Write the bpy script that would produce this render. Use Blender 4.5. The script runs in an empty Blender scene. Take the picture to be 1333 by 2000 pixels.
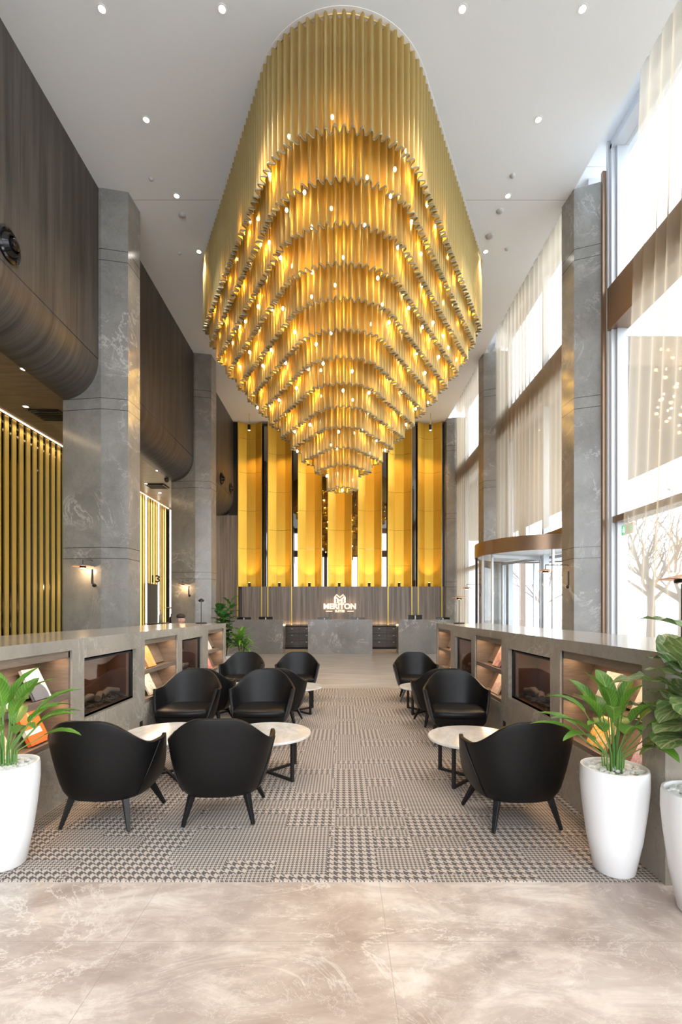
import bpy, bmesh, math, random
from math import sin, cos, pi, radians as R, atan2, sqrt, floor
from mathutils import Vector, Matrix
random.seed(7)
S = bpy.context.scene
COL = S.collection

# ------------------------------------------------------------ camera, world, exposure
cd = bpy.data.cameras.new('camera'); cam = bpy.data.objects.new('camera', cd); COL.objects.link(cam)
cam.location = (0, 0, 1.5); cam.rotation_euler = (R(90), 0, 0)
cd.sensor_fit = 'VERTICAL'; cd.sensor_height = 36.0; cd.sensor_width = 24.0
cd.lens = 930 / 2000 * 36.0
cd.shift_y = 193 / 2000; cd.shift_x = -2.5 / 2000
cd.clip_end = 300
S.camera = cam
S.view_settings.view_transform = 'Standard'; S.view_settings.look = 'None'
S.view_settings.gamma = 1.0; S.view_settings.use_curve_mapping = False
S.view_settings.exposure = 0.55
c = S.cycles
c.use_denoising = True; c.max_bounces = 9; c.diffuse_bounces = 4; c.glossy_bounces = 4
c.transmission_bounces = 6; c.transparent_max_bounces = 20
c.caustics_reflective = False; c.caustics_refractive = False
c.sample_clamp_indirect = 6.0; c.blur_glossy = 0.6

W = bpy.data.worlds.new('world'); S.world = W; W.use_nodes = True
bg = W.node_tree.nodes['Background']
bg.inputs[0].default_value = (0.88, 0.94, 1.0, 1); bg.inputs[1].default_value = 4.7

def light(kind, loc, energy, color=(1, 1, 1), rot=(0, 0, 0), name='lamp_or_fill', **kw):
    d = bpy.data.lights.new(name, kind); d.energy = energy; d.color = color
    for k, v in kw.items(): setattr(d, k, v)
    o = bpy.data.objects.new(name, d); o.location = loc; o.rotation_euler = rot
    COL.objects.link(o); return o
def portal(loc, rot, sx, sy):
    o = light('AREA', loc, 1, rot=rot, name='daylight_portal', shape='RECTANGLE', size=sx, size_y=sy)
    o.data.cycles.is_portal = True
WARM = (1.0, 0.66, 0.36); AMBER = (1.0, 0.58, 0.22)
# daylight enters through the long glazed side and the glazed end behind the camera
portal((5.6, 2.0, 4.9), (0, R(90), 0), 9.6, 13.0)
portal((5.6, 11.6, 4.9), (0, R(90), 0), 9.6, 5.0)
portal((5.6, 16.9, 4.9), (0, R(90), 0), 9.6, 4.6)
portal((0, -5.6, 4.6), (R(90), 0, 0), 9.0, 9.0)

# ------------------------------------------------------------ materials
def mat(name):
    m = bpy.data.materials.new(name); m.use_nodes = True; nt = m.node_tree
    return m, nt, nt.nodes['Principled BSDF']
def N(nt, kind, **kw):
    n = nt.nodes.new(kind)
    for k, v in kw.items(): setattr(n, k, v)
    return n
def L(nt, a, b): nt.links.new(a, b)
def M_(nt, op, a, b=None, c=None):
    n = nt.nodes.new('ShaderNodeMath'); n.operation = op
    for i, v in enumerate((a, b, c)):
        if v is None: continue
        if isinstance(v, (int, float)): n.inputs[i].default_value = v
        else: nt.links.new(v, n.inputs[i])
    return n.outputs[0]
def mixc(nt, f, a, b):
    n = nt.nodes.new('ShaderNodeMix'); n.data_type = 'RGBA'
    for s, v in ((0, f), (6, a), (7, b)):
        if isinstance(v, (int, float)): n.inputs[s].default_value = v
        elif isinstance(v, tuple): n.inputs[s].default_value = (*v, 1) if len(v) == 3 else v
        else: nt.links.new(v, n.inputs[s])
    return n.outputs[2]
def ramp(nt, f, pts):
    n = nt.nodes.new('ShaderNodeValToRGB'); e = n.color_ramp.elements
    while len(e) < len(pts): e.new(0.5)
    for i, (p, cc) in enumerate(pts):
        e[i].position = p; e[i].color = (*cc, 1) if isinstance(cc, tuple) else (cc, cc, cc, 1)
    nt.links.new(f, n.inputs[0]); return n.outputs[0]
def coords(nt, scale=(1, 1, 1), rot=(0, 0, 0), obj=False):
    if obj: src = N(nt, 'ShaderNodeTexCoord').outputs['Object']
    else: src = N(nt, 'ShaderNodeNewGeometry').outputs['Position']
    mp = N(nt, 'ShaderNodeMapping'); L(nt, src, mp.inputs[0])
    mp.inputs['Scale'].default_value = scale; mp.inputs['Rotation'].default_value = rot
    return mp.outputs[0]
def noise(nt, vec, scale, detail=6, rough=.55, dist=0.0):
    n = N(nt, 'ShaderNodeTexNoise'); L(nt, vec, n.inputs['Vector'])
    n.inputs['Scale'].default_value = scale; n.inputs['Detail'].default_value = detail
    n.inputs['Roughness'].default_value = rough; n.inputs['Distortion'].default_value = dist
    return n.outputs[0]
def plain(name, col, rough=.5, metal=0.0, **kw):
    m, nt, p = mat(name)
    p.inputs['Base Color'].default_value = (*col, 1); p.inputs['Roughness'].default_value = rough
    p.inputs['Metallic'].default_value = metal
    v = noise(nt, coords(nt, obj=True), 40, 3)
    L(nt, M_(nt, 'ADD', M_(nt, 'MULTIPLY', v, .12), rough - .06), p.inputs['Roughness'])
    for k, v in kw.items(): p.inputs[k].default_value = v
    return m
def emit(name, col, s):
    m, nt, p = mat(name)
    p.inputs['Base Color'].default_value = (*col, 1)
    p.inputs['Emission Color'].default_value = (*col, 1); p.inputs['Emission Strength'].default_value = s
    return m
def vein(nt, vec, scale, width, dist=1.6):
    """thin lines where a distorted noise crosses its middle value"""
    n = noise(nt, vec, scale, 9, .68, dist * .45)
    d = M_(nt, 'ABSOLUTE', M_(nt, 'SUBTRACT', n, .5))
    return M_(nt, 'SUBTRACT', 1.0, M_(nt, 'MINIMUM', M_(nt, 'DIVIDE', d, width), 1.0))
def stone(name, c0, c1, veincol, rough=.18, grooves=(), scale=1.0):
    m, nt, p = mat(name); v = coords(nt)
    base = ramp(nt, noise(nt, v, .9 * scale, 8, .62, .8), [(.3, c0), (.7, c1)])
    fine = noise(nt, v, 14 * scale, 6, .7, .3)
    base = mixc(nt, M_(nt, 'MULTIPLY', fine, .35), base, tuple(x * .62 for x in c0))
    mask = ramp(nt, noise(nt, v, .7 * scale, 3), [(.48, 0.0), (.62, 1.0)])
    ve = M_(nt, 'MULTIPLY', M_(nt, 'POWER', vein(nt, v, 1.1 * scale, .018), 1.5), mask)
    base = mixc(nt, M_(nt, 'MULTIPLY', ve, .6), base, veincol)
    dk = M_(nt, 'MULTIPLY', vein(nt, coords(nt, (1.3, 1.1, .9)), 1.9 * scale, .012, 2.2), .25)
    base = mixc(nt, dk, base, tuple(x * .4 for x in c0))
    if grooves:
        z = N(nt, 'ShaderNodeSeparateXYZ'); L(nt, N(nt, 'ShaderNodeNewGeometry').outputs['Position'], z.inputs[0])
        g = None
        for gz in grooves:
            t = M_(nt, 'LESS_THAN', M_(nt, 'ABSOLUTE', M_(nt, 'SUBTRACT', z.outputs[2], gz)), .006)
            g = t if g is None else M_(nt, 'MAXIMUM', g, t)
        base = mixc(nt, M_(nt, 'MULTIPLY', g, .8), base, (.02, .02, .02))
    L(nt, base, p.inputs['Base Color']); p.inputs['Roughness'].default_value = rough
    return m
STONE = stone('grey_limestone', (.20, .195, .185), (.34, .33, .315), (.62, .61, .58), .17, (2.45, 2.65, 5.16, 5.36, 7.86, 8.06))
COUNTER = stone('taupe_limestone', (.31, .275, .235), (.46, .41, .35), (.62, .57, .50), .15)
DESK = stone('veined_grey_marble', (.20, .19, .185), (.33, .315, .30), (.80, .76, .72), .2, scale=.9)

def floor_mat():
    m, nt, p = mat('beige_marble_floor'); v = coords(nt, (1, 1.5, 1), (0, 0, R(28)))
    n1 = noise(nt, v, .75, 9, .62, 1.3)
    base = ramp(nt, n1, [(.36, (.40, .315, .27)), (.455, (.56, .46, .40)), (.53, (.70, .595, .52)), (.64, (.83, .74, .665))])
    n2 = noise(nt, coords(nt, (1, 2.6, 1), (0, 0, R(32))), 2.6, 8, .7, .9)
    base = mixc(nt, M_(nt, 'MULTIPLY', ramp(nt, n2, [(.42, 1.0), (.58, 0.0)]), .5), base, (.40, .31, .26))
    ve = M_(nt, 'MULTIPLY', M_(nt, 'POWER', vein(nt, v, 1.0, .014, 2.0), 1.4), ramp(nt, noise(nt, v, .8, 2), [(.42, 0.0), (.6, 1.0)]))
    base = mixc(nt, M_(nt, 'MULTIPLY', ve, .75), base, (.88, .80, .72))
    ve2 = M_(nt, 'POWER', vein(nt, v, 3.2, .012, 1.6), 2.0)
    base = mixc(nt, M_(nt, 'MULTIPLY', ve2, .5), base, (.86, .78, .70))
    xyz = N(nt, 'ShaderNodeSeparateXYZ'); L(nt, N(nt, 'ShaderNodeNewGeometry').outputs['Position'], xyz.inputs[0])
    gx = M_(nt, 'LESS_THAN', M_(nt, 'FRACT', M_(nt, 'ADD', M_(nt, 'DIVIDE', xyz.outputs[0], 1.2), .83)), .003)
    gy = M_(nt, 'LESS_THAN', M_(nt, 'FRACT', M_(nt, 'ADD', M_(nt, 'DIVIDE', xyz.outputs[1], 1.2), .2)), .003)
    base = mixc(nt, M_(nt, 'MULTIPLY', M_(nt, 'MAXIMUM', gx, gy), .5), base, (.33, .27, .23))
    # the back hall is laid in a cooler, greyer stone
    far = M_(nt, 'GREATER_THAN', xyz.outputs[1], 9.0)
    gcol = ramp(nt, noise(nt, coords(nt, (.5, 2.2, 1)), 2.0, 7, .6, .6), [(.35, (.34, .33, .32)), (.65, (.52, .505, .485))])
    base = mixc(nt, far, base, gcol)
    L(nt, base, p.inputs['Base Color']); p.inputs['Roughness'].default_value = .3; p.inputs['Specular IOR Level'].default_value = .4
    return m
FLOOR = floor_mat()

def carpet_mat():
    m, nt, p = mat('houndstooth_carpet')
    xyz = N(nt, 'ShaderNodeSeparateXYZ'); L(nt, N(nt, 'ShaderNodeNewGeometry').outputs['Position'], xyz.inputs[0])
    X, Y = xyz.outputs[0], xyz.outputs[1]
    def hound(per):
        u = M_(nt, 'FLOOR', M_(nt, 'MULTIPLY', M_(nt, 'ADD', X, 50.0), 8 / per))
        v = M_(nt, 'FLOOR', M_(nt, 'MULTIPLY', Y, 8 / per))
        warp = M_(nt, 'LESS_THAN', M_(nt, 'MODULO', u, 8.0), 3.5)
        weft = M_(nt, 'LESS_THAN', M_(nt, 'MODULO', v, 8.0), 3.5)
        tw = M_(nt, 'LESS_THAN', M_(nt, 'MODULO', M_(nt, 'ADD', u, v), 4.0), 1.5)
        return M_(nt, 'ADD', M_(nt, 'MULTIPLY', tw, warp), M_(nt, 'MULTIPLY', M_(nt, 'SUBTRACT', 1.0, tw), weft))
    a = hound(.050); b = hound(.025)
    def cell(sx, sy, ox):
        cx = N(nt, 'ShaderNodeCombineXYZ')
        L(nt, M_(nt, 'FLOOR', M_(nt, 'ADD', M_(nt, 'DIVIDE', X, sx), ox)), cx.inputs[0])
        L(nt, M_(nt, 'FLOOR', M_(nt, 'DIVIDE', Y, sy)), cx.inputs[1])
        w = N(nt, 'ShaderNodeTexWhiteNoise'); w.noise_dimensions = '3D'; L(nt, cx.outputs[0], w.inputs[0]); return w.outputs[0]
    r1 = cell(.30, .25, .3); r2 = cell(.50, .15, .1)
    sel = M_(nt, 'GREATER_THAN', M_(nt, 'ADD', r1, M_(nt, 'MULTIPLY', r2, .7)), .85)
    h = M_(nt, 'ADD', M_(nt, 'MULTIPLY', sel, a), M_(nt, 'MULTIPLY', M_(nt, 'SUBTRACT', 1.0, sel), b))
    base = mixc(nt, h, (.62, .53, .46), (.12, .105, .10))
    fz = noise(nt, coords(nt), 300, 2)
    base = mixc(nt, M_(nt, 'MULTIPLY', fz, .25), base, (.30, .26, .225))
    L(nt, base, p.inputs['Base Color']); p.inputs['Roughness'].default_value = .95
    p.inputs['Specular IOR Level'].default_value = .1
    return m
CARPET = carpet_mat()

def wood(name, c0, c1, sc=(1, 6, .25), rough=.38, big=1.0):
    m, nt, p = mat(name)
    n1 = noise(nt, coords(nt, sc), 1.5 * big, 6, .6)
    n2 = noise(nt, coords(nt, tuple(s * 5 if s >= 1 else s * 1.5 for s in sc)), 2.2 * big, 4, .6)
    f = M_(nt, 'ADD', M_(nt, 'MULTIPLY', n1, .65), M_(nt, 'MULTIPLY', n2, .35))
    L(nt, ramp(nt, f, [(.34, c0), (.66, c1)]), p.inputs['Base Color'])
    p.inputs['Roughness'].default_value = rough
    return m
WOODY = wood('smoked_oak_veneer_side', (.024, .0215, .0195), (.105, .091, .078), (.25, 6, .25), .45)
WOODX = wood('smoked_oak_veneer_end', (.085, .072, .064), (.30, .26, .235), (7, 1, .22), .4)
SHELFW = wood('walnut_shelf', (.13, .095, .07), (.27, .20, .15), (1, 1.0, 8), .4)
CABW = wood('dark_oak_drawer', (.03, .025, .024), (.12, .105, .098), (.5, 1, 9), .4)
WHITE = plain('ceiling_paint', (.86, .86, .855), .8)
BLACK = plain('black_metal', (.012, .012, .013), .35, .3)
BLACKM = plain('matte_black', (.01, .01, .01), .6)
BRONZE = plain('bronze_cladding', (.26, .17, .11), .32, .65)
ALU = plain('anodised_aluminium', (.55, .57, .60), .4, .3)
BRASS = plain('brushed_brass', (.62, .42, .13), .3, .9)
COPPER = plain('copper_disc', (.75, .45, .30), .3, .8)
GOLDSLAT = plain('gold_slat', (.62, .47, .13), .35, .55)
POT = plain('white_glazed_pot', (.86, .86, .87), .3)
PEB = plain('white_pebble', (.80, .79, .77), .6)
PAPER = plain('book_paper', (.82, .80, .76), .8)
SCREEN = plain('screen_black', (.008, .008, .01), .15)
DOWN = emit('lamp_lens', (1.0, .93, .84), 28)
LED = emit('led_strip', (1.0, .72, .45), 2.2)
LEDW = emit('led_warm_white', (1.0, .84, .66), 7)
BULB = emit('bulb_glass', (1.0, .80, .50), 24)
SIGN = emit('halo_letter', (1.0, .66, .46), 1.0)
LENS = emit('spot_lens', (1.0, .75, .35), 12)

def leather_mat():
    m, nt, p = mat('black_leather'); p.inputs['Base Color'].default_value = (.006, .0058, .006, 1)
    p.inputs['Roughness'].default_value = .40; p.inputs['Specular IOR Level'].default_value = .27
    b = N(nt, 'ShaderNodeBump'); b.inputs['Strength'].default_value = .08; b.inputs['Distance'].default_value = .002
    L(nt, noise(nt, coords(nt, obj=True), 180, 4), b.inputs['Height']); L(nt, b.outputs[0], p.inputs['Normal'])
    return m
LEATHER = leather_mat()
def white_marble():
    m, nt, p = mat('white_marble'); v = coords(nt, (1, .6, 1), (0, 0, .5))
    base = ramp(nt, noise(nt, v, 3.0, 7, .6, 1.2), [(.35, (.62, .575, .52)), (.6, (.82, .79, .745))])
    base = mixc(nt, M_(nt, 'MULTIPLY', vein(nt, v, 4.0, .03, 1.5), .25), base, (.45, .41, .37))
    L(nt, base, p.inputs['Base Color']); p.inputs['Roughness'].default_value = .14; return m
MARBLE = white_marble()
def gold_panel_mat():
    m, nt, p = mat('brushed_gold_panel'); v = coords(nt, (40, 1, .4))
    L(nt, ramp(nt, noise(nt, v, 2.0, 4), [(.3, (.74, .44, .045)), (.7, (.84, .53, .07))]), p.inputs['Base Color'])
    p.inputs['Metallic'].default_value = .6; p.inputs['Roughness'].default_value = .36
    xyz = N(nt, 'ShaderNodeSeparateXYZ'); L(nt, N(nt, 'ShaderNodeTexCoord').outputs['Object'], xyz.inputs[0])
    return m
GOLDP = gold_panel_mat()
def mirror_mat():
    m, nt, p = mat('smoked_mirror'); p.inputs['Base Color'].default_value = (.26, .25, .24, 1)
    p.inputs['Metallic'].default_value = 1.0; p.inputs['Roughness'].default_value = .02; return m
MIRROR = mirror_mat()
def thin_glass(name, tint=(.92, .96, .95), gl=.06, fr=.6):
    m, nt, p = mat(name); nt.nodes.remove(p)
    o = nt.nodes['Material Output']; t = N(nt, 'ShaderNodeBsdfTransparent'); t.inputs[0].default_value = (*tint, 1)
    g = N(nt, 'ShaderNodeBsdfGlossy'); g.inputs['Roughness'].default_value = .02
    lw = N(nt, 'ShaderNodeLayerWeight'); lw.inputs[0].default_value = .25
    mx = N(nt, 'ShaderNodeMixShader'); L(nt, M_(nt, 'MINIMUM', M_(nt, 'ADD', M_(nt, 'MULTIPLY', lw.outputs['Fresnel'], fr), gl * .3), .5), mx.inputs[0])
    L(nt, t.outputs[0], mx.inputs[1]); L(nt, g.outputs[0], mx.inputs[2]); L(nt, mx.outputs[0], o.inputs[0]); return m
GLASS = thin_glass('window_glass', (.97, .985, .985)); DOORG = thin_glass('door_glass', (.985, .99, .99), .02, .12); DGLASS = thin_glass('fireplace_glass', (.85, .83, .8), .30)
def sheer():
    m, nt, p = mat('sheer_curtain'); nt.nodes.remove(p); o = nt.nodes['Material Output']
    d = N(nt, 'ShaderNodeBsdfDiffuse'); d.inputs[0].default_value = (.62, .52, .39, 1)
    tl = N(nt, 'ShaderNodeBsdfTranslucent'); tl.inputs[0].default_value = (.66, .56, .43, 1)
    tr = N(nt, 'ShaderNodeBsdfTransparent'); tr.inputs[0].default_value = (.98, .96, .93, 1)
    a = N(nt, 'ShaderNodeMixShader'); a.inputs[0].default_value = .6; L(nt, d.outputs[0], a.inputs[1]); L(nt, tl.outputs[0], a.inputs[2])
    lw = N(nt, 'ShaderNodeLayerWeight'); lw.inputs[0].default_value = .5
    f = M_(nt, 'MINIMUM', M_(nt, 'ADD', M_(nt, 'MULTIPLY', lw.outputs['Facing'], .38), .36), .9)
    b = N(nt, 'ShaderNodeMixShader'); L(nt, f, b.inputs[0]); L(nt, tr.outputs[0], b.inputs[1]); L(nt, a.outputs[0], b.inputs[2])
    L(nt, b.outputs[0], o.inputs[0]); return m
SHEER = sheer()
def mesh_mat():
    m, nt, p = mat('gold_wire_mesh'); o = nt.nodes['Material Output']
    p.inputs['Base Color'].default_value = (.64, .54, .25, 1); p.inputs['Metallic'].default_value = .55; p.inputs['Roughness'].default_value = .42
    tl = N(nt, 'ShaderNodeBsdfTranslucent'); tl.inputs[0].default_value = (.80, .50, .05, 1)
    tr = N(nt, 'ShaderNodeBsdfTransparent'); tr.inputs[0].default_value = (1, .93, .78, 1)
    a = N(nt, 'ShaderNodeMixShader'); a.inputs[0].default_value = .34; L(nt, p.outputs[0], a.inputs[1]); L(nt, tl.outputs[0], a.inputs[2])
    b = N(nt, 'ShaderNodeMixShader'); b.inputs[0].default_value = .80; L(nt, tr.outputs[0], b.inputs[1]); L(nt, a.outputs[0], b.inputs[2])
    L(nt, b.outputs[0], o.inputs[0]); return m
MESHM = mesh_mat()
def leafm(name, c0, c1, veinc, vs=30):
    m, nt, p = mat(name)
    at = N(nt, 'ShaderNodeUVMap'); xyz = N(nt, 'ShaderNodeSeparateXYZ'); L(nt, at.outputs[0], xyz.inputs[0])
    u, v = xyz.outputs[0], xyz.outputs[1]      # u across (-1..1 -> 0..1), v along
    au = M_(nt, 'ABSOLUTE', M_(nt, 'SUBTRACT', u, .5))
    base = ramp(nt, noise(nt, coords(nt, obj=True), 6, 4), [(.3, c0), (.7, c1)])
    side = M_(nt, 'FRACT', M_(nt, 'SUBTRACT', M_(nt, 'MULTIPLY', v, vs), M_(nt, 'MULTIPLY', au, 5.0)))
    sv = M_(nt, 'LESS_THAN', M_(nt, 'ABSOLUTE', M_(nt, 'SUBTRACT', side, .5)), .14)
    mid = M_(nt, 'LESS_THAN', au, .035)
    base = mixc(nt, M_(nt, 'MAXIMUM', M_(nt, 'MULTIPLY', sv, .35), M_(nt, 'MULTIPLY', mid, .7)), base, veinc)
    L(nt, base, p.inputs['Base Color']); p.inputs['Roughness'].default_value = .38
    o = nt.nodes['Material Output']; tl = N(nt, 'ShaderNodeBsdfTranslucent'); L(nt, base, tl.inputs[0])
    mx = N(nt, 'ShaderNodeMixShader'); mx.inputs[0].default_value = .28
    L(nt, p.outputs[0], mx.inputs[1]); L(nt, tl.outputs[0], mx.inputs[2]); L(nt, mx.outputs[0], o.inputs[0])
    return m
LEAF = leafm('fresh_green_leaf', (.06, .20, .02), (.16, .38, .04), (.35, .50, .12), 9)
LEAFD = leafm('olive_veined_leaf', (.05, .15, .04), (.22, .30, .10), (.60, .55, .30), 6)
LEAFG = leafm('dark_green_leaf', (.015, .085, .015), (.05, .18, .03), (.12, .25, .06), 9)
STEM = plain('green_stem', (.13, .28, .06), .5)
TRUNK = plain('brown_stem', (.09, .05, .03), .8)

# ------------------------------------------------------------ mesh helpers
class MB:
    def __init__(s): s.v = []; s.f = []; s.uv = {}; s.sm = False
    def add(s, vs, fs, uvs=None):
        b = len(s.v); s.v += [tuple(p) for p in vs]
        for k, f in enumerate(fs):
            if uvs: s.uv[len(s.f)] = [uvs[i] for i in f]
            s.f.append(tuple(i + b for i in f))
        return s
    def box(s, x0, x1, y0, y1, z0, z1):
        if x0 > x1: x0, x1 = x1, x0
        vs = [(x, y, z) for z in (z0, z1) for y in (y0, y1) for x in (x0, x1)]
        return s.add(vs, [(0, 2, 3, 1), (4, 5, 7, 6), (0, 1, 5, 4), (2, 6, 7, 3), (0, 4, 6, 2), (1, 3, 7, 5)])
    def prism(s, pts, z0, z1):
        n = len(pts); vs = [(x, y, z0) for x, y in pts] + [(x, y, z1) for x, y in pts]
        return s.add(vs, [tuple(range(n))[::-1], tuple(range(n, 2 * n))] + [(i, (i + 1) % n, n + (i + 1) % n, n + i) for i in range(n)])
    def lathe(s, prof, n=48, cx=0, cy=0, cap=True):
        vs = []
        for r, z in prof: vs += [(cx + r * cos(2 * pi * k / n), cy + r * sin(2 * pi * k / n), z) for k in range(n)]
        fs = [(a * n + k, a * n + (k + 1) % n, (a + 1) * n + (k + 1) % n, (a + 1) * n + k) for a in range(len(prof) - 1) for k in range(n)]
        if cap: fs += [tuple(range(n))[::-1], tuple(range((len(prof) - 1) * n, len(prof) * n))]
        return s.add(vs, fs)
    def tube(s, pts, r, n=8, r2=None, cap=True):
        pts = [Vector(p) for p in pts]; m = len(pts); vs = []; ref = None
        for i, p in enumerate(pts):
            t = (pts[min(i + 1, m - 1)] - pts[max(i - 1, 0)]).normalized()
            if ref is None: ref = Vector((0, 0, 1)) if abs(t.z) < .9 else Vector((1, 0, 0))
            a = t.cross(ref).normalized(); b = t.cross(a).normalized(); ref = -b if False else ref
            rr = r if r2 is None else r + (r2 - r) * i / max(1, m - 1)
            vs += [p + a * rr * cos(2 * pi * k / n) + b * rr * sin(2 * pi * k / n) for k in range(n)]
        fs = [(i * n + k, i * n + (k + 1) % n, (i + 1) * n + (k + 1) % n, (i + 1) * n + k) for i in range(m - 1) for k in range(n)]
        if cap: fs += [tuple(range(n))[::-1], tuple(range((m - 1) * n, m * n))]
        return s.add(vs, fs)
    def blob(s, cx, cy, cz, rx, ry, rz, n=8, seed=None, jit=0.0):
        rnd = random.Random(seed); vs = [(cx, cy, cz - rz)]; rows = max(3, n // 2)
        for a in range(1, rows):
            t = -pi / 2 + pi * a / rows
            for k in range(n):
                j = 1 + rnd.uniform(-jit, jit); u = 2 * pi * k / n
                vs.append((cx + rx * cos(t) * cos(u) * j, cy + ry * cos(t) * sin(u) * j, cz + rz * sin(t) * j))
        vs.append((cx, cy, cz + rz)); T = len(vs) - 1
        fs = [(0, 1 + (k + 1) % n, 1 + k) for k in range(n)]
        fs += [(1 + a * n + k, 1 + a * n + (k + 1) % n, 1 + (a + 1) * n + (k + 1) % n, 1 + (a + 1) * n + k) for a in range(rows - 2) for k in range(n)]
        fs += [(T, 1 + (rows - 2) * n + k, 1 + (rows - 2) * n + (k + 1) % n) for k in range(n)]
        return s.add(vs, fs)
    def build(s, name, m, parent=None, smooth=False, bevel=0, loc=None, solid=0, sub=0, angle=40):
        me = bpy.data.meshes.new(name); me.from_pydata(s.v, [], s.f); me.materials.append(m)
        if s.uv:
            ul = me.uv_layers.new(name='UVMap'); k = 0
            for fi, poly in enumerate(me.polygons):
                uvs = s.uv.get(fi)
                for j in range(poly.loop_total): ul.data[poly.loop_start + j].uv = uvs[j] if uvs else (0, 0)
        if not s.uv:
            bm = bmesh.new(); bm.from_mesh(me); bmesh.ops.recalc_face_normals(bm, faces=bm.faces); bm.to_mesh(me); bm.free()
        if smooth:
            for p in me.polygons: p.use_smooth = True
            if angle < 180: me.set_sharp_from_angle(angle=R(angle))
        o = bpy.data.objects.new(name, me); COL.objects.link(o)
        if parent: o.parent = parent
        if loc: o.location = loc
        if solid:
            md = o.modifiers.new('solid', 'SOLIDIFY'); md.thickness = solid; md.offset = 0
        if bevel:
            md = o.modifiers.new('bevel', 'BEVEL'); md.width = bevel; md.segments = 2; md.limit_method = 'ANGLE'
        if sub:
            md = o.modifiers.new('sub', 'SUBSURF'); md.levels = sub; md.render_levels = sub
        return o
def thing(name, label, cat, loc=(0, 0, 0), rz=0, group=None):
    o = bpy.data.objects.new(name, None); COL.objects.link(o); o.location = loc; o.rotation_euler = (0, 0, rz)
    o.empty_display_size = .1
    o['label'] = label; o['category'] = cat
    if group: o['group'] = group
    return o
def tag(o, label, cat, group=None):
    o['label'] = label; o['category'] = cat
    if group: o['group'] = group
    return o
def struct(o): o['kind'] = 'structure'; return o
def copy_tree(o, parent=None):
    n = o.copy(); COL.objects.link(n)
    if parent: n.parent = parent
    for ch in [x for x in KIDS(o)]: copy_tree(ch, n)
    return n
def KIDS(o): return [x for x in bpy.data.objects if x.parent == o]
def place(o, loc, rz, label, first, group=None):
    n = o if first else copy_tree(o)
    n.location = loc; n.rotation_euler = (0, 0, rz); n['label'] = label
    if group: n['group'] = group
    return n
def text(name, body, size, m, parent, loc, rot=(R(90), 0, 0), ext=.01, bold=0.0, sx=1.0):
    cu = bpy.data.curves.new(name, 'FONT'); cu.body = body; cu.size = size; cu.extrude = ext; cu.offset = bold
    cu.align_x = 'CENTER'; cu.align_y = 'CENTER'
    t = bpy.data.objects.new('tmp', cu); COL.objects.link(t)
    dg = bpy.context.evaluated_depsgraph_get(); me = bpy.data.meshes.new_from_object(t.evaluated_get(dg))
    bpy.data.objects.remove(t); me.materials.clear(); me.materials.append(m)
    o = bpy.data.objects.new(name, me); COL.objects.link(o); o.parent = parent; o.location = loc; o.rotation_euler = rot; o.scale = (sx, 1, 1)
    return o
ZC = 9.16

# ------------------------------------------------------------ room shell
struct(MB().box(-7.0, 5.0, -5.2, 20, -.2, 0).build('floor', FLOOR))
tag(MB().box(-2.19, 1.765, 2.632, 9.18, .0005, .006).build('carpet', CARPET),
    'houndstooth patterned taupe carpet laid between the two low stone counters', 'carpet')
def ceil_mat():
    m, nt, p = mat('ceiling_board'); p.inputs['Base Color'].default_value = (.86, .86, .86, 1); p.inputs['Roughness'].default_value = .85
    xyz = N(nt, 'ShaderNodeSeparateXYZ'); L(nt, N(nt, 'ShaderNodeNewGeometry').outputs['Position'], xyz.inputs[0])
    g = M_(nt, 'LESS_THAN', M_(nt, 'ABSOLUTE', M_(nt, 'SUBTRACT', xyz.outputs[1], 8.88)), .006)
    g2 = M_(nt, 'LESS_THAN', M_(nt, 'ABSOLUTE', M_(nt, 'SUBTRACT', xyz.outputs[1], 2.9)), .006)
    L(nt, mixc(nt, M_(nt, 'MULTIPLY', M_(nt, 'MAXIMUM', g, g2), .6), (.82, .87, .925), (.3, .3, .3)), p.inputs['Base Color'])
    return m
CEIL = ceil_mat()
struct(MB().box(-4.6, 4.22, -5.2, 19.9, ZC, ZC + .25).box(4.22, 5.2, -5.2, 19.9, 9.78, 9.98).box(4.20, 4.22, -5.2, 19.9, ZC + .25, 9.98).build('ceiling', CEIL))
# left: bulkhead with a rounded foot, soffit and the recessed back wall
prof = [(-4.42, 9.16), (-4.42, 6.06)]
bk = MB().box(-4.60, -4.42, -5.2, 19.6, 6.058, ZC)
struct(bk.build('wall_left', WOODY))
arc = [(-5.1 + .68 * cos(a), 6.04 + .68 * sin(a)) for a in [-pi / 2 * k / 16 for k in range(17)]]
arc2 = [(-5.1 + .62 * cos(a), 6.04 + .62 * sin(a)) for a in [-pi / 2 * k / 16 for k in range(17)]]
bm_ = MB(); n = 17
vs = [(x, y, z) for y in (-5.2, 19.6) for x, z in arc] + [(x, y, z) for y in (-5.2, 19.6) for x, z in arc2]
fs = [(k, k + 1, n + k + 1, n + k) for k in range(16)] + [(2 * n + k, 3 * n + k, 3 * n + k + 1, 2 * n + k + 1) for k in range(16)]
fs += [(k, 2 * n + k, 2 * n + k + 1, k + 1) for k in range(16)] + [(n + k, n + k + 1, 3 * n + k + 1, 3 * n + k) for k in range(16)] + [(0, n, 3 * n, 2 * n), (16, 3 * n - 1, 4 * n - 1, 2 * n - 1)]
bm_.add(vs, fs); struct(bm_.build('trim_1', WOODY, smooth=True))
SOFFIT = wood('veneer_soffit', (.12, .085, .06), (.24, .18, .13), (1, 8, 1), .45)
struct(MB().box(-6.75, -5.1, -5.2, 19.6, 5.37, 5.43).build('ceiling_1', SOFFIT))
struct(MB().box(-6.95, -6.75, -5.2, 19.9, 0, 5.43).build('wall_left_2', plain('dark_bronze_mirror', (.05, .045, .04), .1, .9)))
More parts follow.
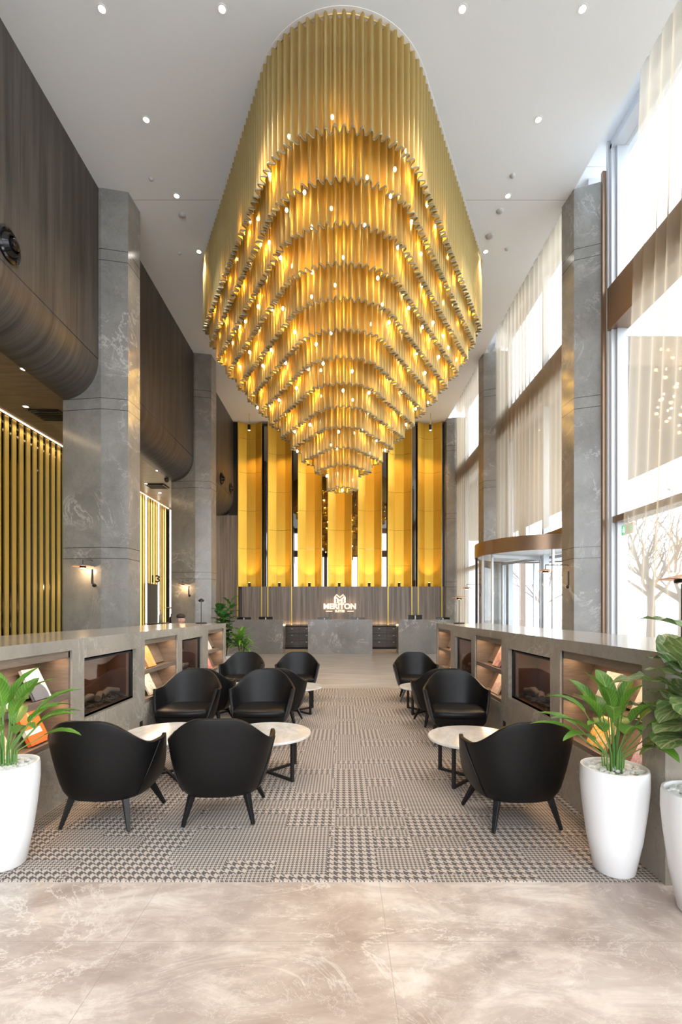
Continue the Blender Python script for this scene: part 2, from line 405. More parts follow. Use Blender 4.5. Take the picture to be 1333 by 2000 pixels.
# end wall
struct(MB().box(-6.95, 4.9, 19.55, 19.9, 0, ZC + .25).build('wall_back', WOODX))
struct(MB().box(-6.75, -4.24, 19.3, 19.55, 0, 5.37).box(-4.05, 4.2, 19.24, 19.55, 0, 2.48).build('trim_2', WOODX))
struct(MB().box(-4.6, -4.24, 19.32, 19.55, 5.37, ZC).build('shadow_gap_strip', BLACKM))  # solid black strip, painted stand-in for the shadow gap beside the panels
# rear wall behind the camera, glazed
struct(MB().box(-6.95, -4.5, -5.4, -5.2, 0, ZC + .8).box(-4.5, 5.2, -5.4, -5.2, 8.7, ZC + .8).box(-4.5, 5.2, -5.4, -5.2, 6.5, 7.1).box(-4.5, 5.2, -5.4, -5.2, 0, .3)
       .box(-4.5, 5.2, -5.4, -5.2, 3.0, 3.25).box(-1.7, -1.4, -5.4, -5.2, 0, 9).box(1.4, 1.7, -5.4, -5.2, 0, 9).box(4.6, 5.2, -5.4, -5.2, 0, 9.8).build('wall_rear', BRONZE))
# stone columns
def column(pts, dy, name, s=1):
    struct(MB().prism([(x, y + dy) for x, y in pts], 0, ZC if s else 9.4).build(name, STONE))
LP = [(-5.12, 8.72), (-4.37, 8.62), (-3.92, 8.71), (-3.89, 9.15), (-4.37, 9.28), (-5.12, 9.2)]
RP = [(4.17, 9.04), (4.21, 8.645), (4.62, 8.5), (4.9, 8.5), (4.9, 9.12), (4.3, 9.14)]
for k in range(-1, 2):
    column(LP, 5.52 * k, 'wall_column_%d' % (k + 2)); column(RP, 5.52 * k, 'wall_column_%d' % (k + 5))
column([(4.15, 18.95), (4.45, 18.85), (4.9, 18.85), (4.9, 19.5), (4.15, 19.5)], 0, 'wall_column_7')
# glazed side wall
wf = MB()
for y0, y1 in ((-5.2, 8.4), (9.12, 13.95), (14.7, 18.85)):
    fr = MB()
    fr.box(4.68, 5.0, y0, y1, 6.43, 7.18)
    fr2 = MB()
    fr2.box(4.72, 5.0, y0, y1, 9.62, 9.78).box(4.80, 5.0, y0, y1, 0, .12)
    nm = max(1, round((y1 - y0) / 2.4))
    for k in range(nm + 1):
        y = y0 + (y1 - y0) * k / nm
        fr2.box(4.86, 5.0, y - .04, y + .04, .12, 9.62)
    ix = {-5.2: 1, 9.12: 2, 14.7: 3}[y0]
    w = struct(fr2.build('window_%d' % ix, ALU))
    f = fr.build('transom', BRONZE, w)
    if y0 != 9.12: MB().box(4.74, 5.0, y0, y1, 3.04, 3.15).build('transom', BRONZE, w)
    else: MB().box(4.74, 5.0, y0, y1, 3.16, 3.3).build('transom', BRONZE, w)
    if y0 == 9.12:
        g = MB().box(4.93, 4.94, y0, y1, 3.3, 9.62); g.build('glass', GLASS, w)
    else: MB().box(4.93, 4.94, y0, y1, .12, 9.62).build('glass', GLASS, w)
struct(MB().box(4.62, 4.76, 8.44, 8.5, 0, 9.3).box(4.62, 4.76, 2.92, 2.98, 0, 9.3).build('trim_4', BRONZE))
struct(MB().box(4.68, 4.9, 8.39, 8.44, 0, 9.78).box(4.72, 4.98, 8.34, 8.39, 0, 9.7).box(4.80, 4.98, 8.30, 8.34, 0, 9.7).build('trim_5', ALU))

# curtains
def curtain(y0a, y1a, y0b, y1b, z0, z1, x, label, seed, pitch=.30, amp=.045):
    rnd = random.Random(seed); n = int((y1b - y0b) / pitch * 10); rows = 10; mb = MB(); ph = [rnd.uniform(0, 6) for _ in range(4)]
    vs = []
    for j in range(rows + 1):
        t = j / rows; ya = y0b + (y0a - y0b) * t; yb = y1b + (y1a - y1b) * t; z = z0 + (z1 - z0) * t
        for i in range(n + 1):
            s = i / n; y = ya + (yb - ya) * s; q = (y0b + (y1b - y0b) * s) / pitch
            dx = amp * (sin(2 * pi * q + 1.3 * sin(q * .7 + ph[0]) + .35 * sin(5 * t + ph[1])) * (.6 + .4 * sin(q * .43 + ph[2])))
            vs.append((x + dx, y + .03 * sin(q * 1.7 + ph[3]), z))
    fs = [(j * (n + 1) + i, j * (n + 1) + i + 1, (j + 1) * (n + 1) + i + 1, (j + 1) * (n + 1) + i) for j in range(rows) for i in range(n)]
    o = mb.add(vs, fs).build('sheer_curtain', SHEER, smooth=True, angle=180)
    tag(o, label, 'curtain'); return o
curtain(3.1, 7.1, 3.1, 7.72, .02, 9.7, 4.50, 'sheer cream curtain with a loose free edge at the nearest tall window', 1)
curtain(9.2, 14.0, 9.2, 14.0, 3.34, 9.7, 4.52, 'sheer cream curtain hanging above the revolving door', 2, .26)
curtain(14.75, 18.8, 14.75, 18.8, .02, 9.7, 4.52, 'floor-length sheer cream curtain farthest away, beside the reception wall', 3, .26)
curtain(-4.8, 2.8, -4.8, 2.8, .02, 9.7, 4.50, 'sheer cream curtain beside the camera at the right-hand glazing', 4)

# ------------------------------------------------------------ outside
GR = plain('pale_paving', (.66, .66, .66), .9)
struct(MB().box(5.0, 70, -30, 90, -.25, -.05).build('ground', GR))
struct(MB().box(-30, 5, -60, -5.4, -.25, -.05).build('ground_2', GR))
PAV = plain('canopy_bronze', (.20, .14, .10), .6)
t = thing('entrance_canopy', 'deep bronze canopy outside above the revolving door', 'canopy', (7, 20, 0))
MB().box(-1.99, 4.0, -10.3, 14, 6.5, 7.1).build('roof', PAV, t)
for yy in (-9.0, 8): MB().box(3.5, 3.8, yy, yy + .3, -.05, 6.5).build('post', PAV, t)
def facade(name, label, x, y, w, d, h, col, win):
    t = thing(name, label, 'building', (x, y, -.05))
    MB().box(0, w, 0, d, 0, h).build('wall', plain('render_' + name, col, .9), t)
    m = MB(); rows = int(h / 3.2); 
    wm = plain('glass_' + name, win, .2)
    for r in range(rows):
        for k in range(int(d / 4)):
            MB().box(-.06, .02, 1.2 + 4 * k, 3.4 + 4 * k, 1 + 3.2 * r, 2.7 + 3.2 * r).build('window', wm, t)
        for k in range(int(w / 4)):
            MB().box(1.2 + 4 * k, 3.4 + 4 * k, -.06, .02, 1 + 3.2 * r, 2.7 + 3.2 * r).build('window', wm, t)
facade('office_building', 'pale office building far across the street outside the glazing', 46, 30, 14, 24, 14, (.55, .55, .56), (.25, .28, .3))
BARK = plain('bark', (.16, .13, .12), .9)
def bare_tree(x, y, h, seed, label):
    rnd = random.Random(seed); t = thing('bare_tree', label, 'tree', (x, y, -.05)); tr = MB(); br = MB()
    tr.tube([(0, 0, 0), (.05, .03, h * .2), (0, .05, h * .34)], .24, 8, .17)
    def grow(p, d, ln, r, lv):
        pts = [p]; q = p.copy(); dd = d.copy()
        for k in range(4):
            dd = (dd + Vector((rnd.uniform(-.25, .25), rnd.uniform(-.25, .25), rnd.uniform(-.05, .2)))).normalized(); q = q + dd * ln / 4; pts.append(q.copy())
        br.tube(pts, r, 5, r * .5)
        if lv:
            for k in range(3 if lv > 1 else 4):
                s = pts[rnd.choice((2, 3, 4))]; a = rnd.uniform(0, 2 * pi)
                nd = (dd + Vector((cos(a), sin(a), rnd.uniform(0, .5))) * .8).normalized(); grow(s, nd, ln * .62, r * .5, lv - 1)
    for k in range(6):
        a = 2 * pi * k / 6 + rnd.uniform(-.3, .3); grow(Vector((0, .05, h * (.22 + .02 * k))), Vector((cos(a), sin(a), .75)).normalized(), h * .36, .11, 3)
    tr.build('trunk', BARK, t, True); br.build('branches', BARK, t, True)
bare_tree(18.9, 45.0, 8.5, 3, 'bare winter tree outside, seen through the revolving door')
bare_tree(17.5, 27, 9, 5, 'bare winter tree outside, seen through the nearest curtain')
bare_tree(15.2, 21.2, 7.5, 8, 'smaller bare tree standing in front of another outside the glazing')

# revolving door
rd = thing('revolving_door', 'glass revolving door under a curved bronze drum canopy', 'door', (4.96, 11.8, 0))
def arcpts(r, a0, a1, n): return [(r * cos(a0 + (a1 - a0) * k / n), r * sin(a0 + (a1 - a0) * k / n)) for k in range(n + 1)]
def wall_arc(mb, r, th, a0, a1, z0, z1, n=24):
    o = arcpts(r, a0, a1, n); i = arcpts(r - th, a0, a1, n)
    vs = [(x, y, z) for z in (z0, z1) for x, y in o] + [(x, y, z) for z in (z0, z1) for x, y in i]; m = n + 1; fs = []
    for k in range(n):
        fs += [(k, k + 1, m + k + 1, m + k), (2 * m + k, 3 * m + k, 3 * m + k + 1, 2 * m + k + 1), (m + k, m + k + 1, 3 * m + k + 1, 3 * m + k), (k, 2 * m + k, 2 * m + k + 1, k + 1)]
    fs += [(0, m, 3 * m, 2 * m), (n, 2 * m + n, 3 * m + n, m + n)]
    mb.add(vs, fs)
b = MB(); wall_arc(b, 1.62, .05, 0, 2 * pi, 2.83, 3.16, 64); b.build('canopy_ring', BRONZE, rd, True)
MB().lathe([(1.56, 2.86), (1.56, 2.90)], 64).build('canopy_ceiling', WHITE, rd)
MB().lathe([(1.60, 3.12), (1.60, 3.15)], 64).build('canopy_roof', BRONZE, rd)
for a0, a1 in ((R(105), R(170)), (R(190), R(255)), (R(-75), R(-35)), (R(35), R(75))):
    b = MB(); wall_arc(b, 1.585, .012, a0, a1, .05, 2.83, 16); g = b.build('glass_drum', DOORG, rd, True)
for a in (R(105), R(170), R(190), R(255), R(-75), R(75)):
    x, y = 1.58 * cos(a), 1.58 * sin(a); MB().box(x - .025, x + .025, y - .025, y + .025, 0, 2.84).build('post', BLACK if a == R(170) else ALU, rd)
for k in range(4):
    a = R(20 + 90 * k); w = bpy.data.objects.new('wing', None); 
    b = MB().box(.04, 1.5, -.006, .006, .12, 2.78); ob = b.build('wing_glass', DOORG, rd); ob.rotation_euler = (0, 0, a)
    b = MB().box(1.47, 1.52, -.02, .02, .05, 2.83).box(.03, .08, -.02, .02, .05, 2.83).box(.03, 1.52, -.02, .02, .05, .13).box(.03, 1.52, -.02, .02, 2.76, 2.83)
    ob = b.build('wing_frame', ALU, rd); ob.rotation_euler = (0, 0, a)
MB().lathe([(.05, 0), (.05, 2.86)], 16).build('centre_post', ALU, rd)
MB().lathe([(1.6, .001), (1.6, .01)], 64).build('floor_disc', BLACKM, rd)

# exit sign
es = thing('exit_sign', 'green and white running-man exit sign hanging at the right window', 'sign', (4.64, 7.75, 2.75))
MB().box(0, .03, -.155, .155, 0, .17).build('housing', plain('sign_white', (.85, .85, .85), .4), es)
GREEN = emit('exit_green', (.0, .42, .20), .9); EW = emit('exit_white', (.9, .95, .9), .9)
MB().box(-.004, 0, .035, .14, .015, .155).build('figure_panel', GREEN, es)
g = MB(); g.box(-.008, -.004, .082, .098, .115, .135).box(-.008, -.004, .078, .100, .065, .11).box(-.008, -.004, .06, .08, .085, .1).box(-.008, -.004, .098, .118, .08, .093).box(-.008, -.004, .064, .084, .03, .068).box(-.008, -.004, .094, .116, .045, .062)
g.build('running_figure', EW, es)
MB().box(-.004, 0, -.14, -.06, .06, .11).build('arrow_panel', GREEN, es)
MB().box(.008, .022, -.005, .005, .17, .30).build('hanger', ALU, es)

# ------------------------------------------------------------ reception end wall
PX = [-.10 + 1.214 * k for k in range(-3, 4)]
ordn = ['leftmost', 'second from left', 'third from left', 'middle', 'third from right', 'second from right', 'rightmost']
tag(MB().box(-4.15, 4.1, 19.51, 19.545, 2.49, ZC - .01).build('mirror_panel', MIRROR), 'tall smoked mirror wall behind the row of gold panels', 'mirror')
for i, x in enumerate(PX):
    t = thing('gold_panel', '%s of the seven tall gold fluted wall panels' % ordn[i], 'wall panel', (x, 19.27, 2.481), group='tall gold wall panels')
    w = .48; zt = ZC - 2.481 - .005
    cuts = [.0, 1.55, 3.1, 4.65, 6.05 if i not in (1, 5) else 5.9, zt] if i in (0, 2, 4, 6) else [.0, .85, 2.3, 3.85, 5.4, zt]
    outer = [(-w, 0), (-.17, .22), (.19, .22), (w, 0)]; th = .012
    for k in range(len(cuts) - 1):
        z0, z1 = cuts[k] + (.004 if k else 0), cuts[k + 1] - .004
        b = MB()
        for (xa, ya), (xb, yb) in zip(outer[:-1], outer[1:]):
            b.add([(xa, ya, z0), (xb, yb, z0), (xb, yb + th, z0), (xa, ya + th, z0), (xa, ya, z1), (xb, yb, z1), (xb, yb + th, z1), (xa, ya + th, z1)],
                  [(0, 1, 5, 4), (2, 3, 7, 6), (0, 3, 2, 1), (4, 5, 6, 7), (0, 4, 7, 3), (1, 2, 6, 5)])
        b.build('sheet', GOLDP, t)
    for s in (-1, 1): MB().box(s * w - .012, s * w + .012, -.03, .02, 0, zt).build('edge_fin', BRASS, t)
    u = thing('uplight', 'small black uplight at the foot of the %s gold panel' % ordn[i], 'uplight', (x - .02, 19.27, 2.481), group='uplights along the panel feet')
    hs = MB().lathe([(.045, 0), (.05, .005), (.05, .15), (.044, .152)], 20).build('housing', BLACK, u, True)
    MB().lathe([(.036, .153), (.036, .156)], 20).build('lens', LENS, hs)
    light('SPOT', (x - .02, 19.24, 2.481 + .20), 62, AMBER, (R(180 - 3), 0, 0), spot_size=R(85), spot_blend=.9, shadow_soft_size=.03)
    d = thing('pendant_spotlight', 'rod-hung black spotlight before the top of the %s gold panel' % ordn[i], 'spotlight', (x * .965, 18.45, 8.50), group='rod-hung spotlights')
    MB().tube([(0, 0, .2), (0, 0, ZC - 8.50)], .01, 8).build('rod', BRASS, d)
    hs = MB().lathe([(.045, 0), (.055, .004), (.055, .2), (.05, .205)], 20).build('housing', BLACK, d, True)
    MB().lathe([(.04, -.004), (.04, -.001)], 20).build('lens', LENS, hs)
    light('SPOT', (x * .965, 18.5, 8.46), 150, AMBER, (R(18), 0, 0), spot_size=R(75), spot_blend=.8, shadow_soft_size=.04)
# brass fins on the lower wood wall
for i, x in enumerate((PX[0] - .48, PX[0] + .48, PX[1] - .48, PX[1] + .48, PX[5] - .48, PX[5] + .48, PX[6] - .48, PX[6] + .48)):
    nm = ['first', 'second', 'third', 'fourth', 'fifth', 'sixth', 'seventh', 'eighth'][i]
    tag(MB().box(x - .022, x + .022, 19.2, 19.24, .0, 2.48).build('brass_fin', GOLDSLAT), '%s vertical gold fin from the left on the lower wood wall' % nm, 'trim strip', 'gold fins on the wood wall')
# glow at the foot of the wood wall from the strip hidden behind the back counter
# back counter with drawers
bc = thing('back_counter', 'long dark wood drawer counter against the reception wall', 'cabinet', (0, 18.6, 0))
MB().box(-3.95, 4.0, .03, .54, .08, .88).build('body', CABW, bc)
MB().box(-3.95, 4.0, .06, .6, 0, .08).build('plinth', BLACKM, bc)
MB().box(-3.97, 4.02, 0, .54, .88, .92).build('worktop', BLACKM, bc)
for k in range(14):
    x0 = -3.95 + k * .568
    for r in range(3):
        z0 = .09 + r * .262
        dr = MB().box(x0 + .006, x0 + .560, 0, .028, z0, z0 + .25).build('drawer', CABW, bc)
        MB().box(x0 + .25, x0 + .31, -.02, 0, z0 + .18, z0 + .2).build('handle', ALU, dr)
MB().box(-3.9, 3.95, .555, .585, .86, .88).build('light_strip', LED, bc)
light('AREA', (0, 19.19, .93), 22, WARM, (R(180 + 25), 0, 0), shape='RECTANGLE', size=7.8, size_y=.04)
# desks
def desk(x0, x1, label, fold=False):
    t = thing('reception_desk', label, 'desk', ((x0 + x1) / 2, 16.6, 0)); h = (x1 - x0) / 2
    if fold: MB().prism([(-h, .0), (0, .06), (0, .1), (-h, .1)], 0, 1.197).build('front_panel', DESK, t); MB().prism([(0, .06), (h, 0), (h, .1), (0, .1)], 0, 1.197).build('front_panel', DESK, t)
    else: MB().box(-h, h, 0, .1, 0, 1.197).build('front_panel', DESK, t)
    for s in (-1, 1): MB().box(s * h, s * (h - .04), .1, .7, 0, 1.197).build('side_panel', DESK, t)
    MB().box(-h + .04, h - .04, .1, .32, 1.16, 1.196).build('counter_top', DESK, t)
    MB().box(-h + .04, h - .04, .1, .72, .70, .74).build('worktop', CABW, t)
desk(-3.95, -2.07, 'grey veined marble reception desk on the left, behind the plants')
desk(-1.2, 1.05, 'grey veined marble reception desk in the middle under the lit sign', True)
desk(1.96, 3.9, 'grey veined marble reception desk on the right')
for i, (x, zt, lb) in enumerate(((-3.52, 1.27, 'black monitor at the left end of the left reception desk'), (-2.74, 1.285, 'black monitor at the right end of the left reception desk'),
        (-.64, 1.265, 'black monitor on the left half of the middle reception desk'), (.55, 1.265, 'black monitor on the right half of the middle reception desk'),
        (2.61, 1.35, 'taller black monitor on the left part of the right reception desk'), (3.6, 1.265, 'black monitor at the right end of the right reception desk'))):
    t = thing('monitor', lb, 'monitor', (x, 17.05, .741), group='monitors on the reception desks')
    h = zt - .741
    MB().box(-.25, .25, -.012, .012, h - .32, h).build('screen', SCREEN, t, bevel=.004)
    MB().box(-.02, .02, -.035, -.013, .05, h - .02).build('stand_neck', plain('white_plastic', (.7, .7, .7), .4), t)
    MB().box(-.12, .12, -.10, .08, 0, .012).build('stand_foot', BLACK, t)
# lit sign
sg = thing('wall_sign', 'backlit M emblem and lettering on the reception wall', 'sign', (-.10, 19.235, 1.83))
text('lettering', 'MERITON', .30, SIGN, sg, (0, -.03, -.16), bold=.012, sx=1.02)
text('lettering', 'SUITES', .13, SIGN, sg, (0, -.03, -.345), bold=.005)
for s in (-1, 1): MB().box(s * .3, s * .56, -.035, -.02, -.36, -.335).build('bar', SIGN, sg)
b = MB(); zz = -.02 - .01
out = [(-.235, -.01), (-.235, .22), (-.13, .345), (0, .24), (.13, .345), (.235, .22), (.235, -.01)]
b.add([(x, -.02, z) for x, z in out] + [(x, -.005, z) for x, z in out], [(0, 1, 2, 3), (0, 3, 6), (3, 4, 5, 6), tuple(range(7, 14))[::-1]] + [(i, (i + 1) % 7, 7 + (i + 1) % 7, 7 + i) for i in range(7)])
b.build('emblem_glow', SIGN, sg)
b = MB(); BR = plain('emblem_bronze', (.25, .13, .07), .5)
def stroke(b, pts, y0, y1):
    n = len(pts); b.add([(x, y0, z) for x, z in pts] + [(x, y1, z) for x, z in pts], [tuple(range(n)), tuple(range(n, 2 * n))[::-1]] + [(i, (i + 1) % n, n + (i + 1) % n, n + i) for i in range(n)])
for s in (-1, 1):
    stroke(b, [(s * .16, .0), (s * .12, .0), (s * .12, .15), (s * .16, .18)], -.04, -.022)
    stroke(b, [(s * .17, .27), (s * .13, .29), (0, .17), (0, .115)], -.04, -.022)
    stroke(b, [(s * .04, 0), (s * .005, 0), (s * .005, .05), (s * .04, .08)], -.04, -.022)
b.build('emblem_strokes', BR, sg)
light('AREA', (-.1, 19.1, 1.75), 1.2, WARM, (R(90), 0, 0), shape='RECTANGLE', size=1.2, size_y=.5)

# ------------------------------------------------------------ slatted left wall
sw = thing('slat_screen', 'tall gold slat screen over dark glass along the left aisle', 'screen', (-6.72, 5, 0))
cnt = 0; y = 0.0
for k in range(60):
    y = k * .215
    if 10.95 < y < 11.8: z0 = 2.42
    else: z0 = 0
    MB().box(.10, .125, y, y + .115, z0, 5.335).build('slat', GOLDSLAT, sw)
MB().box(.13, .17, 0, 13, 5.352, 5.366).build('light_cove', LED, sw)
for y in (15.74 - 5, 16.8 - 5, 17.94 - 5): MB().box(.22, .25, y - .03, y + .03, 0, 5.3).build('led_line', LEDW, sw)
MB().box(.08, .24, 10.85, 11.72, 0, 2.42).build('dark_panel', BLACKM, sw)
text('numeral', '13', .34, BLACKM, sw, (.32, 11.28, 2.58), ext=.015, bold=.008)
light('AREA', (-6.35, 11.0, 5.32), 38, (1, .72, .38), (0, R(-12), 0), shape='RECTANGLE', size=.08, size_y=13.5)
light('AREA', (-6.25, 16.9, 2.8), 22, (1, .8, .58), (0, R(90), 0), shape='RECTANGLE', size=5, size_y=2.2)

# ------------------------------------------------------------ ceiling fittings
def downlight(x, y, z, label, e=0, r=.042):
    t = thing('downlight', label, 'downlight', (x, y, z), group='recessed ceiling downlights')
    b = MB(); wall_arc(b, r + .018, .018, 0, 2 * pi, -.006, 0, 24); tr_ = b.build('trim_ring', WHITE, t)
    MB().lathe([(r, -.004), (r, -.001)], 24).build('lens', DOWN, tr_)
    if e: light('SPOT', (x, y, z - .03), e, (1, .94, .88), (0, 0, 0), spot_size=R(80), spot_blend=.7, shadow_soft_size=.05)
rowl = ['nearest', 'second nearest', 'third nearest', 'fourth nearest']
for s, side in ((-1, 'left'), (1, 'right')):
    for k in range(4):
        downlight(s * 3.06, 6.06 + 1.365 * k, ZC, '%s recessed downlight in the long %s-hand ceiling row' % (rowl[k], side), 120)
    downlight(s * 1.53, 6.06, ZC, 'recessed downlight in front of the chandelier, %s of its near end' % side, 120)
for x, y, e, lb in ((-5.1, 7.62, 40, 'nearer downlight in the low wooden soffit before the first left column'), (-6.0, 9.02, 0, 'downlight in the low wooden soffit closest to the slat screen, first bay'),
        (-5.1, 13.13, 40, 'downlight in the low soffit between the two left columns'), (-5.98, 14.5, 0, 'downlight in the far soffit beside the glowing vertical lines'), (-5.98, 15.6, 30, 'farthest downlight in the low soffit, near the second left column')):
    downlight(x, y, 5.37, lb, e)
for x, y, r, lb in ((-3.39, 8.44, .04, 'small grey sprinkler on the left of the ceiling before the joint line'), (-3.10, 9.22, .07, 'round smoke detector on the left of the ceiling just past the joint line'),
        (-3.49, 10.2, .04, 'tiny sprinkler on the left of the ceiling beside the fourth downlight'), (3.0, 8.38, .05, 'small sprinkler on the right of the ceiling before the joint line'),
        (3.02, 9.12, .07, 'round smoke detector on the right of the ceiling just past the joint line'), (3.02, 9.73, .09, 'flat round speaker grille on the right of the ceiling'), (3.49, 10.08, .04, 'tiny sprinkler on the right of the ceiling beside the fourth downlight')):
    o = MB().lathe([(r, 0), (r * .95, -.012), (r * .6, -.03), (r * .2, -.035)], 24).build('ceiling_detector', plain('detector_grey', (.5, .5, .5), .5), None, True, loc=(x, y, ZC)); tag(o, lb, 'detector')
for x0, y0, lb in ((-5.75, 9.4, 'black square air grille in the soffit beside the first left column'), (-5.75, 14.75, 'black square air grille in the soffit beside the second left column')):
    t = thing('air_grille', lb, 'vent', (x0, y0, 5.36)); MB().box(-.3, .3, -.25, .25, -.02, .008).build('frame', BLACK, t)
    for k in range(5): MB().box(-.26, .26, -.22 + .1 * k, -.18 + .1 * k, -.03, -.02).build('slat', BLACKM, t)
def nozzle(y, z, lb):
    t = thing('air_nozzle', lb, 'vent', (-4.42, y, z)); t.rotation_euler = (0, R(90), 0)
    GL = plain('gloss_black', (.01, .01, .012), .08, .2)
    MB().lathe([(.22, 0), (.22, .03), (.19, .045), (.17, .02)], 40).build('rim', GL, t, True)
    MB().lathe([(.165, .01), (.12, .09), (.10, .09), (.13, .01)], 40, cap=False).build('cone', GL, t, True)
    MB().lathe([(.09, .02), (.07, .12), (.03, .14)], 32).build('nozzle_core', GL, t, True)
nozzle(6.285, 6.33, 'large glossy black round air nozzle on the left veneer wall, close to the camera')
nozzle(17.4, 6.33, 'black round air nozzle on the far part of the left veneer wall'); nozzle(18.8, 6.33, 'black round air nozzle nearest the reception wall')
o = MB().lathe([(.06, 0), (.07, -.03), (.05, -.09), (.02, -.11)], 20).build('security_camera', BLACK, None, True, loc=(-5.15, 13.95, 5.37)); tag(o, 'small black dome camera under the rounded bulkhead by the second left column', 'camera')

# ------------------------------------------------------------ wall lamps
def wall_lamp(base, dx, disc_r, h, label, e=6, back=.12):
    """base = foot of the pole on the wall, dx = sideways reach; the disc hangs in front of the wall"""
    t = thing('wall_lamp', label, 'wall lamp', base)
    oy = -back if back else 0
    MB().blob(0, oy * .5, 0, .035, .035, .035, 16).build('wall_mount', BLACK, t, True)
    MB().tube([(0, 0, 0), (0, oy * .5, 0)], .015, 8).tube([(0, oy * .5, 0), (0, oy, .03), (0, oy, h * .7), (0, oy, h)], .009, 8).tube([(0, oy, h), (dx * .05, oy, h + .02), (dx, oy, h + .02)], .007, 8).tube([(dx, oy, h + .02), (dx, oy, h - .06)], .007, 8).build('arm', BLACK, t, True)
    MB().lathe([(.018, .02), (.018, .28)], 12, 0, oy).build('grip', BLACK, t, True)
    MB().lathe([(.01, h - .06), (disc_r * .6, h - .075), (disc_r, h - .095), (disc_r, h - .10), (disc_r * .55, h - .088), (.02, h - .08)], 40, dx, oy).build('disc_shade', COPPER, t, True)
    hd_ = MB().lathe([(.05, h - .125), (.055, h - .12), (.05, h - .085)], 24, dx, oy).build('lamp_head', BLACK, t, True)
    MB().lathe([(.04, h - .13), (.04, h - .127)], 20, dx, oy).build('lens', LENS, hd_)
    light('POINT', (base[0] + dx, base[1] + oy, base[2] + h - .17), e, WARM, shadow_soft_size=.04)
wall_lamp((-4.47, 8.63, 1.96), -.17, .18, .43, 'lit copper disc wall lamp on the first left stone column', 6)
wall_lamp((-4.52, 14.14, 1.95), -.18, .17, .42, 'copper disc wall lamp on the second left stone column', 6)
wall_lamp((4.19, 8.85, 1.95), -.43, .14, .38, 'copper disc wall lamp on the near right stone column', 3, .04)
wall_lamp((4.19, 14.4, 1.98), -.43, .14, .30, 'copper disc wall lamp on the far right stone column', 3, .04)
def table_lamp(loc, h, r, label, m=COPPER, e=4):
    t = thing('table_lamp', label, 'table lamp', loc)
    MB().lathe([(.09, 0), (.10, .004), (.10, .014), (.09, .018)], 32).build('base', BLACK, t, True)
    MB().tube([(0, 0, .018), (0, 0, h - .05)], .007, 8).build('pole', BLACK, t, True)
    MB().lathe([(.03, h - .05), (.045, h - .045), (.045, h - .02), (.01, h - .015)], 24).build('lamp_head', BLACK, t, True)
    MB().lathe([(.01, h + .012), (r * .5, h), (r, h - .018), (r, h - .023), (r * .5, h - .01), (.012, h - .008)], 40).build('disc_shade', m, t, True)
    if e: light('POINT', (loc[0], loc[1], loc[2] + h - .07), e, WARM, shadow_soft_size=.02)
table_lamp((2.10, 8.55, 1.271), .48, .14, 'copper disc table lamp on the far end of the right counter', e=1)
table_lamp((2.215, 3.1, 1.271), .455, .13, 'copper disc table lamp on the near end of the right counter', e=1)
table_lamp((-2.55, 8.6, 1.271), .44, .055, 'thin black table lamp with a tiny head on the far end of the left counter', BLACK, 0)

